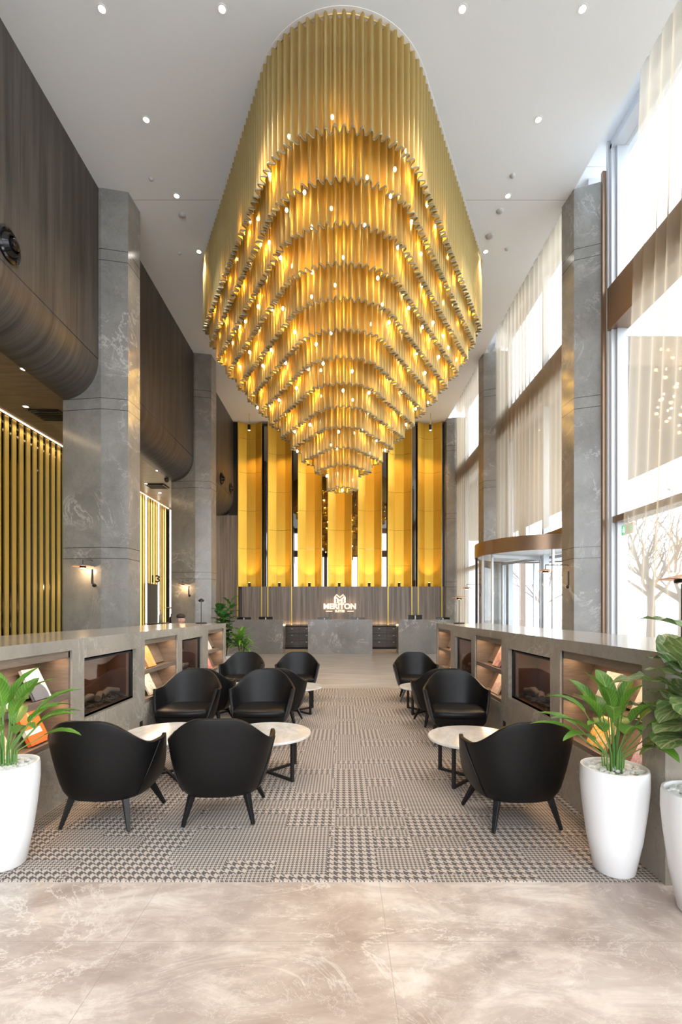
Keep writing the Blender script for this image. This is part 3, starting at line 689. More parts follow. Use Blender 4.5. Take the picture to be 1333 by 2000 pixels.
# ------------------------------------------------------------ display counters with niches
BAYS_SHELF = [(2.80, 3.86), (5.28, 6.33), (7.76, 8.81)]; BAYS_FIRE = [(4.04, 5.06), (6.51, 7.45)]
def counter(face, s, back, label, side):
    """face = X of the inner face, s = +1 when the body lies at larger X"""
    t = thing('display_counter', label, 'counter', (face, 2.6, 0)); D = abs(back - face)
    def bx(m, a, b, y0, y1, z0, z1): m.box(s * a, s * b, y0 - 2.6, y1 - 2.6, z0, z1)
    m = MB(); bx(m, .34, D, 2.6, 8.95, 0, 1.18); bx(m, -.0, D, 2.6, 8.95, 1.18, 1.27)
    ys = sorted(BAYS_SHELF + BAYS_FIRE); prev = 2.6
    for a, b_ in ys:
        bx(m, 0, .34, prev, a, 0, 1.18); prev = b_
        if (a, b_) in BAYS_SHELF: bx(m, 0, .34, a, b_, 0, .47)
        else: bx(m, 0, .34, a, b_, 0, .58); bx(m, 0, .34, a, b_, 1.10, 1.18)
    bx(m, 0, .34, prev, 8.95, 0, 1.18)
    m.build('body', COUNTER, t)
    m = MB(); bx(m, -.001, .0, 5.14, 5.22, .24, .30); m.build('power_socket', BLACKM, t)
    for i, (a, b_) in enumerate(BAYS_SHELF):
        m = MB(); bx(m, .31, .335, a, b_, .47, 1.18); bx(m, .02, .31, a, a + .02, .47, 1.18); bx(m, .02, .31, b_ - .02, b_, .47, 1.18)
        bx(m, .02, .31, a, b_, .47, .49); bx(m, .02, .31, a, b_, 1.16, 1.18); bx(m, .02, .045, a, b_, 1.12, 1.16)
        # sloping display back
        for z0 in (.49, .84):
            vs = [(s * .17, a + .02 - 2.6, z0), (s * .31, a + .02 - 2.6, z0 + .29), (s * .31, b_ - .02 - 2.6, z0 + .29), (s * .17, b_ - .02 - 2.6, z0), (s * .31, a + .02 - 2.6, z0), (s * .31, b_ - .02 - 2.6, z0)]
            m.add(vs, [(0, 1, 2, 3), (0, 4, 1), (3, 2, 5), (0, 3, 5, 4)])
        nl_ = m.build('niche_lining', SHELFW, t)
        m = MB(); bx(m, .02, .31, a + .02, b_ - .02, .80, .82); bx(m, .012, .03, a + .02, b_ - .02, .79, .84); m.build('shelf', SHELFW, nl_)
        m = MB(); bx(m, .012, .03, a + .02, b_ - .02, .47, .51); m.build('shelf_lip', SHELFW, nl_)
        for z in (1.15, .79):
            m = MB(); bx(m, .05, .065, a + .03, b_ - .03, z - .006, z); m.build('light_strip', LED, nl_)
            light('AREA', (face + s * .09, (a + b_) / 2, z - .012), 1.7, (1, .68, .40), (0, R(-15) * s * -1, 0), shape='RECTANGLE', size=.03, size_y=b_ - a - .1)
    # fireplaces
    for i, (a, b_) in enumerate(BAYS_FIRE):
        w = (b_ - a)
        f = thing('electric_fireplace', '%s glass-fronted fireplace with logs and stones set into the %s stone counter' % (('nearer', 'farther')[i], side), 'fireplace', (face, (a + b_) / 2, .58), group='fireplaces in the counters')
        h = .52; m = MB()
        m.box(s * .30, s * .335, -w / 2, w / 2, 0, h); m.box(s * .04, s * .30, -w / 2, -w / 2 + .02, 0, h); m.box(s * .04, s * .30, w / 2 - .02, w / 2, 0, h)
        m.box(s * .04, s * .30, -w / 2, w / 2, 0, .02); m.box(s * .04, s * .30, -w / 2, w / 2, h - .02, h); m.build('firebox', plain('firebox_brown', (.16, .085, .055), .35), f)
        m = MB(); fr = .035
        m.box(s * .04, s * .06, -w / 2, w / 2, h - fr, h); m.box(s * .04, s * .06, -w / 2, w / 2, 0, fr * .6); m.box(s * .04, s * .06, -w / 2, -w / 2 + fr, 0, h); m.box(s * .04, s * .06, w / 2 - fr, w / 2, 0, h); m.build('frame', BLACK, f)
        MB().box(s * .052, s * .056, -w / 2 + fr, w / 2 - fr, fr * .6, h - fr).build('glass', DGLASS, f)
        light('AREA', (face + s * .12, (a + b_) / 2, .58 + h - .03), 1.6, (1, .62, .38), (0, 0, 0), shape='RECTANGLE', size=.05, size_y=w - .2)  # fill light added inside the firebox so the logs show
        rnd = random.Random(i + 5); LG = plain('grey_log', (.30, .27, .24), .8)
        for k in range(4):
            y0 = -w / 2 + .10 + k * (w - .3) / 4; 
            MB().tube([(s * rnd.uniform(.12, .2), y0, .09), (s * .17, y0 + .12, .11 + rnd.uniform(-.01, .02)), (s * rnd.uniform(.12, .22), y0 + .25, .10)], .032, 10, .024).build('log', LG, f, True)
        m = MB()
        for k in range(110): 
            r = rnd.uniform(.008, .02); m.blob(s * rnd.uniform(.08, .28), rnd.uniform(-w / 2 + .05, w / 2 - .05), .025 + r * .5 + rnd.uniform(0, .02), r * 1.3, r * 1.2, r, 6, k, .1)
        o = m.build('pebbles', plain('dark_pebble', (.13, .125, .12), .6), f, True); o['kind'] = 'stuff'
    return t
counter(1.765, 1, 2.69, 'long low stone counter with lit niches on the right', 'right')
counter(-2.19, -1, -3.14, 'long low stone counter with lit niches on the left', 'left')

# books
def cover_mat(name, c0, c1, c2, kind):
    m, nt, p = mat(name); xyz = N(nt, 'ShaderNodeSeparateXYZ'); L(nt, N(nt, 'ShaderNodeTexCoord').outputs['Object'], xyz.inputs[0])
    Y, Z = xyz.outputs[1], xyz.outputs[2]
    if kind == 'band':
        f = M_(nt, 'LESS_THAN', M_(nt, 'ABSOLUTE', M_(nt, 'SUBTRACT', Z, .10)), .022); f = M_(nt, 'MULTIPLY', f, M_(nt, 'LESS_THAN', Y, .07)); base = mixc(nt, f, c0, c1)
        f2 = M_(nt, 'MULTIPLY', M_(nt, 'LESS_THAN', M_(nt, 'ABSOLUTE', M_(nt, 'SUBTRACT', Y, -.0)), .01), M_(nt, 'GREATER_THAN', Z, .14)); base = mixc(nt, f2, base, c2)
    elif kind == 'picture':
        n = noise(nt, coords(nt, obj=True), 16, 5, .7, 1.0); base = ramp(nt, n, [(.35, c0), (.5, c1), (.62, c2)])
    else:
        d = M_(nt, 'SQRT', M_(nt, 'ADD', M_(nt, 'POWER', M_(nt, 'ADD', Y, .02), 2.0), M_(nt, 'POWER', M_(nt, 'SUBTRACT', Z, .04), 2.0)))
        base = mixc(nt, M_(nt, 'LESS_THAN', d, .1), c0, c1); base = mixc(nt, M_(nt, 'GREATER_THAN', Z, .22), base, c2)
    L(nt, base, p.inputs['Base Color']); p.inputs['Roughness'].default_value = .35; return m
def book(s, y, z, w, h, th, label, m, lean=26):
    face = 1.765 if s > 0 else -2.19
    t = thing('book', label, 'book', (face + s * (.085 + th), y, z)); t.rotation_euler = (0, R(lean) * s, 0)
    MB().box(-s * th, -s * (th - .003), -w / 2, w / 2, 0, h).box(-.0015, .0015, -w / 2, w / 2, 0, h).box(-s * th, 0, -w / 2, -w / 2 + .003, 0, h).build('cover', m, t)
    MB().box(-s * (th - .003), -s * .0015, -w / 2 + .003, w / 2 - .004, .003, h - .003).build('pages', PAPER, t)
OR = (.80, .17, .03); WH = (.82, .80, .77); BK = (.05, .05, .05)
B = lambda *a: book(*a)
ZL, ZU = .493, .823
book(-1, 3.60, ZL, .22, .29, .028, 'bright orange book with a white band on the lower shelf of the nearest left niche', cover_mat('c1', OR, WH, (.9, .5, .2), 'band'))
book(-1, 3.63, ZU, .20, .25, .02, 'white book with a grey disc on the upper shelf of the nearest left niche', cover_mat('c2', WH, (.20, .20, .22), WH, 'disc'))
book(-1, 3.20, ZU, .20, .25, .02, 'yellow-covered book half hidden by leaves on the nearest left upper shelf', cover_mat('c3', (.8, .6, .35), WH, WH, 'picture'))
book(-1, 3.20, ZL, .2, .27, .02, 'pale book behind the left plant on the lower niche shelf', cover_mat('c4', WH, (.75, .5, .3), WH, 'picture'))
book(-1, 5.72, ZU, .24, .27, .03, 'orange and pink book on the upper shelf of the middle left niche', cover_mat('c5', (.82, .36, .07), (.85, .4, .1), (.75, .45, .35), 'picture'))
book(-1, 5.42, ZU, .20, .25, .02, 'white book leaning beside an orange one in the middle left niche', cover_mat('c6', WH, (.6, .6, .6), WH, 'picture'))
book(-1, 5.76, ZL, .24, .28, .02, 'black and white picture book on the lower shelf of the middle left niche', cover_mat('c7', (.1, .12, .15), (.7, .68, .6), WH, 'picture'))
book(-1, 5.42, ZL, .18, .24, .02, 'pink book on the lower shelf of the middle left niche', cover_mat('c8', (.8, .25, .2), WH, (.85, .6, .55), 'picture'))
book(-1, 8.22, ZU, .24, .27, .02, 'silver-grey book on the upper shelf of the farthest left niche', cover_mat('c9', (.25, .26, .28), (.6, .6, .6), WH, 'picture'))
book(-1, 8.24, ZL, .24, .27, .02, 'red and white book on the lower shelf of the farthest left niche', cover_mat('c10', WH, (.7, .15, .1), (.2, .25, .35), 'picture'))
book(1, 3.50, ZL, .24, .28, .028, 'white food cookbook with yellow fries on the lower shelf of the nearest right niche', cover_mat('c11', (.78, .74, .68), (.80, .50, .10), (.75, .25, .08), 'picture'))
book(1, 2.98, ZL, .2, .29, .02, 'purple floral patterned book on the lower shelf of the nearest right niche', cover_mat('c12', (.10, .07, .22), (.6, .5, .6), (.5, .2, .3), 'picture'))
book(1, 3.42, ZU, .2, .25, .02, 'white book on the upper shelf of the nearest right niche', cover_mat('c13', WH, (.55, .5, .45), WH, 'picture'))
book(1, 2.98, ZU, .2, .24, .02, 'cream book at the near end of the nearest right upper shelf', cover_mat('c14', (.78, .7, .58), WH, (.6, .5, .4), 'picture'))
book(1, 5.78, ZU, .22, .28, .025, 'rose-coloured book on the upper shelf of the middle right niche', cover_mat('c15', (.45, .17, .15), (.62, .35, .32), (.7, .6, .58), 'picture'))
book(1, 5.82, ZL, .24, .28, .02, 'book with lilac and gold picture cover, middle right niche, lower shelf', cover_mat('c16', (.75, .6, .3), (.4, .35, .45), (.8, .4, .15), 'picture'))
book(1, 8.12, ZU, .22, .26, .025, 'orange and white book on the upper shelf of the farthest right niche', cover_mat('c17', (.85, .25, .04), WH, (.85, .25, .04), 'disc'))
book(1, 8.12, ZL, .22, .26, .025, 'red-orange book on the lower shelf of the farthest right niche', cover_mat('c18', (.85, .16, .04), (.85, .2, .06), WH, 'picture'))

# ------------------------------------------------------------ lounge chairs
def chair_proto():
    t = thing('lounge_chair', 'x', 'armchair', group='black leather lounge chairs')
    nu = 48; nv = 9
    def plan(u, w, b, yf):
        a = abs(u); sg_ = 1 if u >= 0 else -1
        if a < .62:
            th = a / .62 * pi / 2; return sg_ * w * sin(th) ** .80, -b * cos(th) ** .80
        k = (a - .62) / .38; return sg_ * (w - .012 * k * k), yf * k
    def top(u):
        a = abs(u)
        if a < .70:
            k = min(1, max(0, (a - .07) / .46)); k = k * k * (3 - 2 * k); return .768 - .185 * k
        k = (a - .70) / .30; return .583 + .012 * k ** 1.3
    def bot(u): 
        a = abs(u); return .205 + .02 * max(0, (a - .62) / .38)
    def dims(v): 
        e = v ** .6; return .255 + .112 * e, .245 + .12 * e, .215 - .15 * v ** 1.4
    def P(u, v):
        w, b, yf = dims(v); x, y = plan(u, w, b, yf); return (x, y, bot(u) + (top(u) - bot(u)) * v)
    vs = [P(-1 + 2 * i / nu, j / nv) for j in range(nv + 1) for i in range(nu + 1)]
    fs = [(j * (nu + 1) + i, j * (nu + 1) + i + 1, (j + 1) * (nu + 1) + i + 1, (j + 1) * (nu + 1) + i) for j in range(nv) for i in range(nu)]
    mb = MB().add(vs, fs); o = mb.build('backrest_shell', LEATHER, t, True, angle=180, solid=.030)
    md = o.modifiers.new('b', 'BEVEL'); md.width = .012; md.segments = 3; md.limit_method = 'ANGLE'; md.angle_limit = R(50)
    # piping seams on the outside of the shell
    for s in (-1, 1):
        pts = []
        for j in range(9):
            v = .02 + .95 * j / 8; x, y, z = P(s * (.42 + .16 * v), v); n_ = Vector((x, y, 0)).normalized() * .019; pts.append((x + n_.x, y + n_.y, z))
        MB().tube(pts, .0035, 6).build('seam', LEATHER, o, True)
    # cushion
    def outline(w, b, yf, bulge, n=40):
        pts = [plan(-1 + 2 * i / n, w, b, yf) for i in range(n + 1)]
        x1, y1 = pts[-1]; x0 = -x1
        pts += [(x1 + (x0 - x1) * k / 12, y1 + bulge * sin(pi * k / 12) ** .8) for k in range(1, 12)]
        return pts
    def loft(rows):
        vs = []; n = None
        for w, b, yf, bl, z in rows:
            o_ = outline(w, b, yf, bl); n = len(o_); vs += [(x, y, z) for x, y in o_]
        fs = [(a * n + k, a * n + (k + 1) % n, (a + 1) * n + (k + 1) % n, (a + 1) * n + k) for a in range(len(rows) - 1) for k in range(n)]
        fs += [tuple(range(n))[::-1], tuple(range((len(rows) - 1) * n, len(rows) * n))]
        return MB().add(vs, fs)
    loft([(.285, .27, .235, .055, .305), (.293, .278, .24, .065, .315), (.297, .282, .243, .07, .345), (.292, .277, .24, .065, .372), (.275, .262, .228, .055, .386), (.22, .21, .18, .03, .394), (.12, .12, .1, .01, .398)]).build('seat_cushion', LEATHER, t, True, angle=60)
    loft([(.235, .22, .19, .05, .196), (.262, .245, .21, .06, .21), (.283, .265, .232, .066, .25), (.292, .275, .24, .07, .31)]).build('seat_base', LEATHER, t, True)
    for sx in (-1, 1):
        for sy in (-1, 1):
            bx_, by_ = (.24, -.235) if sy < 0 else (.278, .245)
            MB().tube([(sx * .185, sy * .175, .215), (sx * bx_, by_, 0)], .030, 4, .015).build('leg', BLACK, t, bevel=.002)
    return t
cp = chair_proto()
CH = [(-1.67, 3.46, R(-3), 'black leather armchair, back to us, nearest the left counter'),
      (-.88, 3.53, R(5), 'black leather armchair, back to us, on the aisle side of the front left group'),
      (1.225, 3.44, R(6), 'black leather armchair, back to us, in the front right group'),
      (-1.80, 5.52, R(180), 'black leather armchair facing us beside the left counter, beyond the front tables'),
      (-.93, 5.52, R(180), 'black leather armchair facing us on the aisle side, beyond the front left tables'),
      (1.31, 5.46, R(176), 'black leather armchair facing us beyond the front right table'),
      (-1.79, 6.33, R(-3), 'black armchair mostly hidden behind the facing one beside the left counter'),
      (-.84, 6.33, R(-2), 'black armchair seen behind the facing one on the left aisle side, back to us'),
      (1.28, 6.32, R(4), 'black armchair mostly hidden behind the facing one on the right'),
      (-1.70, 8.02, R(178), 'farthest black armchair facing us beside the left counter'),
      (-.76, 8.02, R(182), 'farthest black armchair facing us on the left aisle side'),
      (1.235, 8.0, R(178), 'farthest black armchair facing us on the right')]
for i, (x, y, rz, lb) in list(enumerate(CH))[::-1]: place(cp, (x, y, .0135), rz, lb, i == 0)
def table_proto():
    t = thing('coffee_table', 'x', 'coffee table', group='round marble coffee tables')
    MB().lathe([(.385, .350), (.398, .354), (.40, .36), (.40, .370), (.396, .375)], 72).build('table_top', MARBLE, t, True)
    for z0, z1, nm in ((0, .022, 'base_cross'), (.328, .350, 'top_cross')):
        f = MB(); q = .34; h = .011
        f.prism([(-q, -h), (-h, -h), (-h, -q), (h, -q), (h, -h), (q, -h), (q, h), (h, h), (h, q), (-h, q), (-h, h), (-q, h)], z0, z1)
        o = f.build(nm, BLACKM, t); o.rotation_euler = (0, 0, R(45))
    for k in range(4):
        a = R(45 + 90 * k); x, y = .34 * cos(a), .34 * sin(a)
        o = MB().box(-.013, .013, -.013, .013, 0, .35).build('leg', BLACKM, t, loc=(x, y, 0)); o.rotation_euler = (0, 0, a)
    return t
tp = table_proto()
TB = [(-.69, 4.39, R(3), 'round white marble coffee table on the aisle side of the front left group'),
      (-1.61, 4.39, R(-8), 'round white marble coffee table half hidden beside the left counter, front group'),
      (1.17, 4.25, R(2), 'round white marble coffee table in the front right group'),
      (-.70, 7.09, R(0), 'round white marble coffee table on the aisle side of the back left group'),
      (-1.66, 7.09, R(10), 'round white marble coffee table hidden among the back left chairs'),
      (1.25, 7.07, R(0), 'round white marble coffee table in the back right group')]
for i, (x, y, rz, lb) in list(enumerate(TB))[::-1]: place(tp, (x, y, .0065), rz, lb, i == 0)

# ------------------------------------------------------------ potted plants
def leaf(mb, base, az, el, ln, wd, droop=.9, fold=.25, wav=0.0, tip=1.0, n=10, seed=0):
    """blade starting at base, heading az/el, bending down by droop along its length"""
    rnd = random.Random(seed); p = Vector(base); e = el; pts = []; m = 6
    for i in range(n + 1):
        t_ = i / n; d = Vector((cos(az) * cos(e), sin(az) * cos(e), sin(e)))
        side = Vector((-sin(az), cos(az), 0)); up = side.cross(d) * -1
        w = wd * (sin(pi * min(1, t_ ** .75)) ** .8 if tip == 1 else (sin(pi * t_ ** tip) ** .7)) * .5 + .002
        row = []
        for k in range(m + 1):
            s = -1 + 2 * k / m
            q = p + side * s * w + up * (abs(s) * w * fold) + up * (wav * w * sin(t_ * 22 + s * 2 + seed) * abs(s))
            row.append((q, ((s + 1) / 2, t_)))
        pts.append(row); p = p + d * ln / n; e -= droop / n
    vs = [q for row in pts for q, _ in row]; uv = [u for row in pts for _, u in row]; M1 = m + 1
    mb.add(vs, [(i * M1 + k, i * M1 + k + 1, (i + 1) * M1 + k + 1, (i + 1) * M1 + k) for i in range(n) for k in range(m)], uv)
def pot_parts(t, h=.60):
    MB().lathe([(.095, 0), (.108, .012), (.145, .2), (.168, .38), (.179, .5), (.178, h - .02), (.174, h), (.163, h + .001), (.160, h - .02), (.160, h - .05)], 64).build('pot', POT, t, True, angle=60)
    m = MB(); rnd = random.Random(3)
    for k in range(130):
        r = rnd.uniform(.009, .016); a = rnd.uniform(0, 2 * pi); q = sqrt(rnd.random()) * .145; m.blob(q * cos(a), q * sin(a), h - .022 + rnd.uniform(0, .012), r * 1.2, r, r * .8, 6, k, .1)
    m.lathe([(.159, h - .045), (.159, h - .03)], 32)
    o = m.build('pebbles', PEB, t, True); o['kind'] = 'stuff'
def bushy(loc, label, seed, scale=1.0, rz=0, az0=None):
    rnd = random.Random(seed); t = thing('potted_peace_lily', label, 'potted plant', loc, rz); pot_parts(t)
    fo = MB(); st = MB(); n = 26
    for k in range(n):
        az = 2 * pi * k * .382 + rnd.uniform(-.2, .2); lvl = k / n
        el = R(88 - 46 * (1 - lvl) ** .8 - rnd.uniform(0, 12)) if k < n - 5 else R(rnd.uniform(78, 88))
        sl = (.26 + .16 * lvl + rnd.uniform(-.03, .03)) * scale; b = Vector(((.012 + .045 * (1 - lvl)) * cos(az), (.012 + .045 * (1 - lvl)) * sin(az), .57))
        d = Vector((cos(az) * cos(el), sin(az) * cos(el), sin(el))); pe = b + Vector((0, 0, 1)) * sl * .35 + d * sl * .65
        st.tube([b, b + Vector((0, 0, sl * .35)) + d * .01, b + Vector((0, 0, sl * .35)) + d * sl * .35, pe], .0042, 6, .003)
        leaf(fo, pe, az, el - R(8), (.26 + rnd.uniform(-.03, .06)) * scale, (.075 + rnd.uniform(0, .03)) * scale, rnd.uniform(.7, 1.3), .3, .05, 1, 10, k + seed)
    fo.build('foliage', LEAF, t, True, angle=180); st.build('stems', STEM, t, True)
bushy((1.565, 2.74, .006), 'peace lily in the white pot on the carpet corner by the right counter', 11, .93, R(20))
bushy((-1.985, 2.80, .006), 'peace lily in the white pot in front of the left counter', 23, .93)
def fiddle(loc, label, seed, m, lo, hi, nl, ln, wd, stems=3, spread=.12):
    rnd = random.Random(seed); t = thing('potted_fiddle_leaf_fig', label, 'potted plant', loc); pot_parts(t)
    fo = MB(); st = MB()
    for s in range(stems):
        a = 2 * pi * s / stems + .5; top = Vector((spread * cos(a), spread * sin(a), hi - .12 * s * (1 if stems > 1 else 0)))
        b = Vector((.03 * cos(a), .03 * sin(a), .56)); st.tube([b, b.lerp(top, .5) + Vector((.01, 0, 0)), top], .011, 8, .006)
        for k in range(nl):
            f = (lo - .56) / (top.z - .56) + (1 - (lo - .56) / (top.z - .56)) * k / (nl - 1); p = b.lerp(top, f); az = k * 2.4 + s * 1.1 + rnd.uniform(-.3, .3)
            el = R(5 + 60 * (k / nl) ** 2 + rnd.uniform(-10, 15))
            leaf(fo, p + Vector((cos(az), sin(az), .3)) * .02, az, el, ln * rnd.uniform(.8, 1.1), wd * rnd.uniform(.85, 1.1), rnd.uniform(.5, 1.0), .18, .16, .8, 12, k * 7 + s)
    fo.build('foliage', m, t, True, angle=180); st.build('trunk', TRUNK, t, True)
fiddle((1.79, 2.36, 0), 'tall large-leaved plant in the white pot at the right picture edge', 5, LEAFD, .80, 1.40, 11, .33, .22, 3, .07)
fiddle((-2.36, 9.55, 0), 'dark fiddle-leaf fig in a white pot behind the far end of the left counter', 9, LEAFG,   .8, 1.66, 22, .22, .17, 3, .12)
def palm(loc, label, seed):
    rnd = random.Random(seed); t = thing('potted_palm', label, 'potted plant', loc); pot_parts(t); fo = MB(); st = MB()
    for s, (dx, h) in enumerate(((0, .98), (-.07, .86), (.06, .80))):
        st.tube([(dx * .2, 0, .56), (dx, .02 * s, h)], .012, 8)
        for k in range(20):
            az = k * 2.4 + s; el = R(75 - 70 * (1 - k / 20) + rnd.uniform(-6, 6)); leaf(fo, (dx, .02 * s, h - .08 + .10 * k / 20), az, el, .32, .055, 1.1, .3, 0, 1, 8, k)
    fo.build('foliage', LEAF, t, True, angle=180); st.build('trunk', TRUNK, t, True)
palm((-2.0, 9.42, 0), 'spiky green palm in a white pot just past the left counter', 4)

# ------------------------------------------------------------ chandelier
ch = thing('chandelier', 'huge tiered gold mesh chandelier hanging from the white ceiling', 'chandelier', (0, 10.5, 4.1))
Lr, Wr, r1, r2 = 5.9, 3.12, 1.29, .30
al = math.atan(Wr / Lr); be = math.atan(Lr / Wr); phi = atan2(-Wr, Lr)
quarter = []
cy = -Lr + r1 / sin(al)
for k in range(15):
    a = -pi / 2 + (phi + pi / 2) * k / 14; quarter.append((r1 * cos(a), cy + r1 * sin(a)))
cx = Wr - r2 / sin(be)
for k in range(8):
    a = phi + (0 - phi) * k / 7; quarter.append((cx + r2 * cos(a), r2 * sin(a)))
half = quarter + [(x, -y) for x, y in quarter[::-1][1:]]
base = half + [(-x, y) for x, y in half[::-1][1:-1]]
by0 = max(-y for x, y in base); bx0 = max(x for x, y in base)
def ringpts(b, w, step):
    pts = [Vector((x * w / bx0, y * b / by0)) for x, y in base]; n = len(pts)
    seg = [(pts[(i + 1) % n] - pts[i]).length for i in range(n)]; tot = sum(seg)
    waves = max(8, round(tot / step)); m = waves * 8; out = []; i = 0; acc = 0
    for k in range(m):
        s = tot * k / m
        while acc + seg[i] < s: acc += seg[i]; i += 1
        f = (s - acc) / seg[i]; p = pts[i].lerp(pts[(i + 1) % n], f); d = (pts[(i + 1) % n] - pts[i]).normalized(); out.append((p, Vector((d.y, -d.x)), k))
    return out
TY = [254, 352, 440, 517, 585, 646, 700, 750, 796, 835, 876, 909, 953]
TW = [3.02, 2.88, 2.72, 2.52, 2.28, 2.05, 1.80, 1.56, 1.33, 1.10, .86, .60, .34]
EDGEM = plain('dark_mesh_edge', (.34, .30, .19), .5, .4)  # darker strip added for contrast, stands for cut mesh edges seen from below
bulbs = []; cables = MB(); rnd = random.Random(2)
for i in range(13):
    b = 4.37 - .35 * i + (.03 if i < 12 else .06); Yn = 10.5 - b
    z0 = 1.5 + (1193 - TY[i]) * Yn / 930; z1 = ZC - .005 if i == 0 else min(ZC - .005, z0 + (1.75 if i > 1 else 3))
    ring = ringpts(b, TW[i], .118); m = len(ring); vs = []
    zz = [(z0), (z0 + .25), z1]
    for z in zz:
        for p, nrm, k in ring:
            q = sin(2 * pi * k / 8 + .3); a = .050 * (1 if q > 0 else -1) * abs(q) ** .6
            vs.append((p.x + nrm.x * a, p.y + nrm.y * a, z - 4.1 + (.012 * sin(k * .37) if z == z0 else 0)))
    fs = [(r * m + k, r * m + (k + 1) % m, (r + 1) * m + (k + 1) % m, (r + 1) * m + k) for r in range(2) for k in range(m)]
    tier = MB().add(vs, fs).build('mesh_tier', MESHM, ch, True, angle=180)
    hv = [(x, y, z - .001) for x, y, z in vs[:m]] + [(x, y, z + .028) for x, y, z in vs[:m]]
    MB().add(hv, [(k, (k + 1) % m, m + (k + 1) % m, m + k) for k in range(m)]).build('dark_edge', EDGEM, tier, True, angle=180, solid=.007)
    # steel ring that carries the tier
    bs = MB(); rp = [p for p, _, k in ring if k % 4 == 0]; bs.tube([(p.x, p.y, z1 - 4.1) for p in rp] + [(rp[0].x, rp[0].y, z1 - 4.1)], .008, 4)
    bs.build('support_ring', BRASS, ch)
    # bulbs in the gap inside this tier
    nb = [34, 34, 32, 30, 27, 24, 20, 17, 14, 11, 8, 5, 3][i]
    # the lamps' own light: an even ring just above the lower edge of the tier
    nl = [18, 17, 16, 15, 13, 11, 9, 8, 6, 5, 4, 3, 2][i]; lg = ringpts(max(.10, b - .16), max(.08, TW[i] - .13), .118)
    for k in range(nl):
        p = lg[int((k + .5 * (i % 2)) / nl * len(lg)) % len(lg)][0]
        light('POINT', (p.x, p.y + 10.5, z0 + .03 + .05 * (k % 3)), 4.3 if i < 9 else 2.4, (1, .54, .06), shadow_soft_size=.03)
    gap = ringpts(max(.12, b - .19), max(.1, TW[i] - .13 * TW[i] / 3 - .06), .118); off = rnd.random()
    for k in range(nb):
        p = gap[int((k + off + rnd.uniform(-.35, .35)) / nb * len(gap)) % len(gap)][0]
        bulbs.append((p.x, p.y, z0 + rnd.uniform(-.12, .42), i))
        cables.tube([(p.x, p.y, bulbs[-1][2] - 4.1 + .03), (p.x, p.y, min(ZC, z0 + 1.9) - 4.1)], .003, 4)
cables.build('bulb_rods', BRASS, ch)['kind'] = 'stuff'
MB().add([(x * 1.01, y * 1.01, ZC - 4.1 - .004) for x, y in base] + [(x * 1.01, y * 1.01, ZC - 4.1) for x, y in base],
         [tuple(range(len(base)))] + [tuple(range(len(base), 2 * len(base)))[::-1]] + [(k, (k + 1) % len(base), len(base) + (k + 1) % len(base), len(base) + k) for k in range(len(base))]).build('ceiling_plate', WHITE, ch)
order = sorted(range(len(bulbs)), key=lambda k: (bulbs[k][1] + 10.5) - (0 if bulbs[k][3] < 12 else 0))
bp = MB().blob(0, 0, 0, .022, .022, .032, 10); bm0 = bp.build('bulb', BULB, ch, True)
rest = MB(); nkeep = 0
for q, k in enumerate(order):
    x, y, z, i = bulbs[k]
    if q < 98:
        o = bm0 if q == 0 else bm0.copy()
        if q: COL.objects.link(o)
        o.location = (x, y, z - 4.1)
    else: rest.blob(x, y, z - 4.1, .022, .022, .032, 8)
rest.build('bulbs', BULB, ch, True)['kind'] = 'stuff'

# ------------------------------------------------------------ person and things behind the left counter
SKIN = plain('skin', (.55, .33, .24), .55); HAIR = plain('brown_hair', (.035, .02, .014), .6); SHIRT = plain('dark_jacket', (.03, .03, .04), .8)
pr = thing('person', 'dark-haired person seated behind the far end of the left counter', 'person', (-3.30, 9.75, 0), R(0))
def skinned(name, verts, edges, radii, m, parent, sub=2):
    me = bpy.data.meshes.new(name); me.from_pydata(verts, edges, []); me.materials.append(m)
    o = bpy.data.objects.new(name, me); COL.objects.link(o); o.parent = parent
    sk = o.modifiers.new('skin', 'SKIN'); sv = me.skin_vertices[0].data if me.skin_vertices else None
    return o, me
def body():
    v = [(0, 0, .62), (0, 0, .82), (0, 0, 1.0), (0, -.01, 1.10), (0, -.02, 1.17), (0, -.02, 1.22),
         (-.17, 0, 1.06), (-.22, -.05, .84), (-.17, -.26, .80), (.17, 0, 1.06), (.22, -.05, .84), (.17, -.26, .80),
         (-.10, -.02, .60), (-.11, -.40, .60), (-.11, -.40, .10), (-.11, -.52, .05), (.10, -.02, .60), (.11, -.40, .60), (.11, -.40, .10), (.11, -.52, .05)]
    e = [(0, 1), (1, 2), (2, 3), (3, 4), (4, 5), (3, 6), (6, 7), (7, 8), (3, 9), (9, 10), (10, 11), (0, 12), (12, 13), (13, 14), (14, 15), (0, 16), (16, 17), (17, 18), (18, 19)]
    r = [.15, .14, .155, .11, .055, .05, .065, .05, .035, .065, .05, .035, .09, .07, .045, .035, .09, .07, .045, .035]
    me = bpy.data.meshes.new('body'); me.from_pydata(v, e, []); me.materials.append(SHIRT)
    o = bpy.data.objects.new('body', me); COL.objects.link(o); o.parent = pr
    o.modifiers.new('skin', 'SKIN')
    lay = me.skin_vertices[0].data if len(me.skin_vertices) else None
    if lay is None:
        bm = bmesh.new(); bm.from_mesh(me); bm.verts.layers.skin.verify(); bm.to_mesh(me); bm.free(); lay = me.skin_vertices[0].data
    for k, q in enumerate(r): lay[k].radius = (q, q)
    lay[0].use_root = True
    s = o.modifiers.new('s', 'SUBSURF'); s.levels = 1; s.render_levels = 2
body()
hd = MB().blob(0, -.03, 1.315, .075, .092, .112, 20).blob(0, -.125, 1.30, .012, .015, .022, 8).blob(-.076, -.02, 1.31, .01, .02, .03, 8).blob(.076, -.02, 1.31, .01, .02, .03, 8).build('head', SKIN, pr, True)
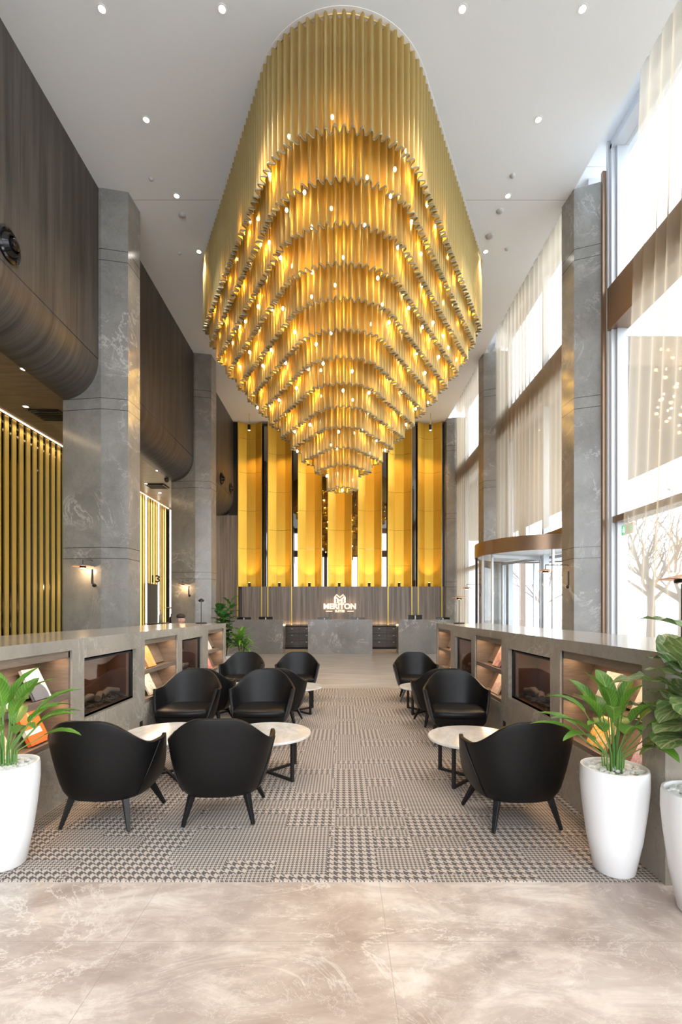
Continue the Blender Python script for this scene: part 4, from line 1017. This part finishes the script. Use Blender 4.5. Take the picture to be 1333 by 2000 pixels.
MB().blob(-.028, -.108, 1.325, .011, .008, .007, 8).blob(.028, -.108, 1.325, .011, .008, .007, 8).build('eyes', BLACKM, pr, True)
MB().blob(0, -.105, 1.262, .022, .008, .006, 8).build('mouth', plain('lips', (.4, .15, .12), .5), pr, True)
MB().blob(0, -.025, 1.385, .086, .108, .062, 20).build('hair', HAIR, pr, True)
for s in (-1, 1):
    h = MB().blob(s * .165, -.31, .80, .035, .045, .014, 12)
    for k in range(4): h.tube([(s * (.145 + .014 * k), -.345, .80), (s * (.145 + .014 * k), -.385 - (.008 if k in (1, 2) else 0), .797), (s * (.145 + .014 * k), -.405 - (.01 if k in (1, 2) else 0), .785)], .008, 6, .006)
    h.tube([(s * .135, -.30, .80), (s * .115, -.335, .79), (s * .112, -.355, .785)], .009, 6, .007); h.build('hand', SKIN, pr, True)
st = thing('stool', 'dark stool under the seated person behind the left counter', 'stool', (-3.30, 9.80, 0))
MB().lathe([(.19, .44), (.20, .45), (.20, .475), (.19, .48)], 32).build('seat', BLACKM, st, True)
for a in (45, 135, 225, 315): MB().tube([(.13 * cos(R(a)), .13 * sin(R(a)), .44), (.19 * cos(R(a)), .19 * sin(R(a)), 0)], .014, 8).build('leg', BLACK, st, True)
ct = thing('side_counter', 'narrow dark side counter by the slat screen, left aisle', 'counter', (-5.9, 15.6, 0))
MB().box(-.35, .35, -.5, .9, 1.06, 1.10).build('top', BLACKM, ct); MB().box(-.3, .3, -.45, .85, 0, 1.06).build('body', CABW, ct)
table_lamp((-5.88, 16.2, 1.101), .52, .20, 'dark flat-headed lamp standing by the glowing lines beyond the left counter', BLACK, 0)
for x, y, h, lb, m in ((-6.08, 15.9, .42, 'tall pale bottle standing by the slat screen', plain('pale_bottle', (.5, .42, .36), .2)), (-5.72, 15.9, .30, 'short dark bottle standing by the slat screen', BLACK)):
    t = thing('bottle', lb, 'bottle', (x, y, 1.101)); MB().lathe([(.05, 0), (.055, .01), (.055, h * .55), (.02, h * .75), (.018, h * .95)], 24).build('body', m, t, True)
    MB().lathe([(.02, h * .95), (.02, h)], 16).build('cap', BLACK, t)
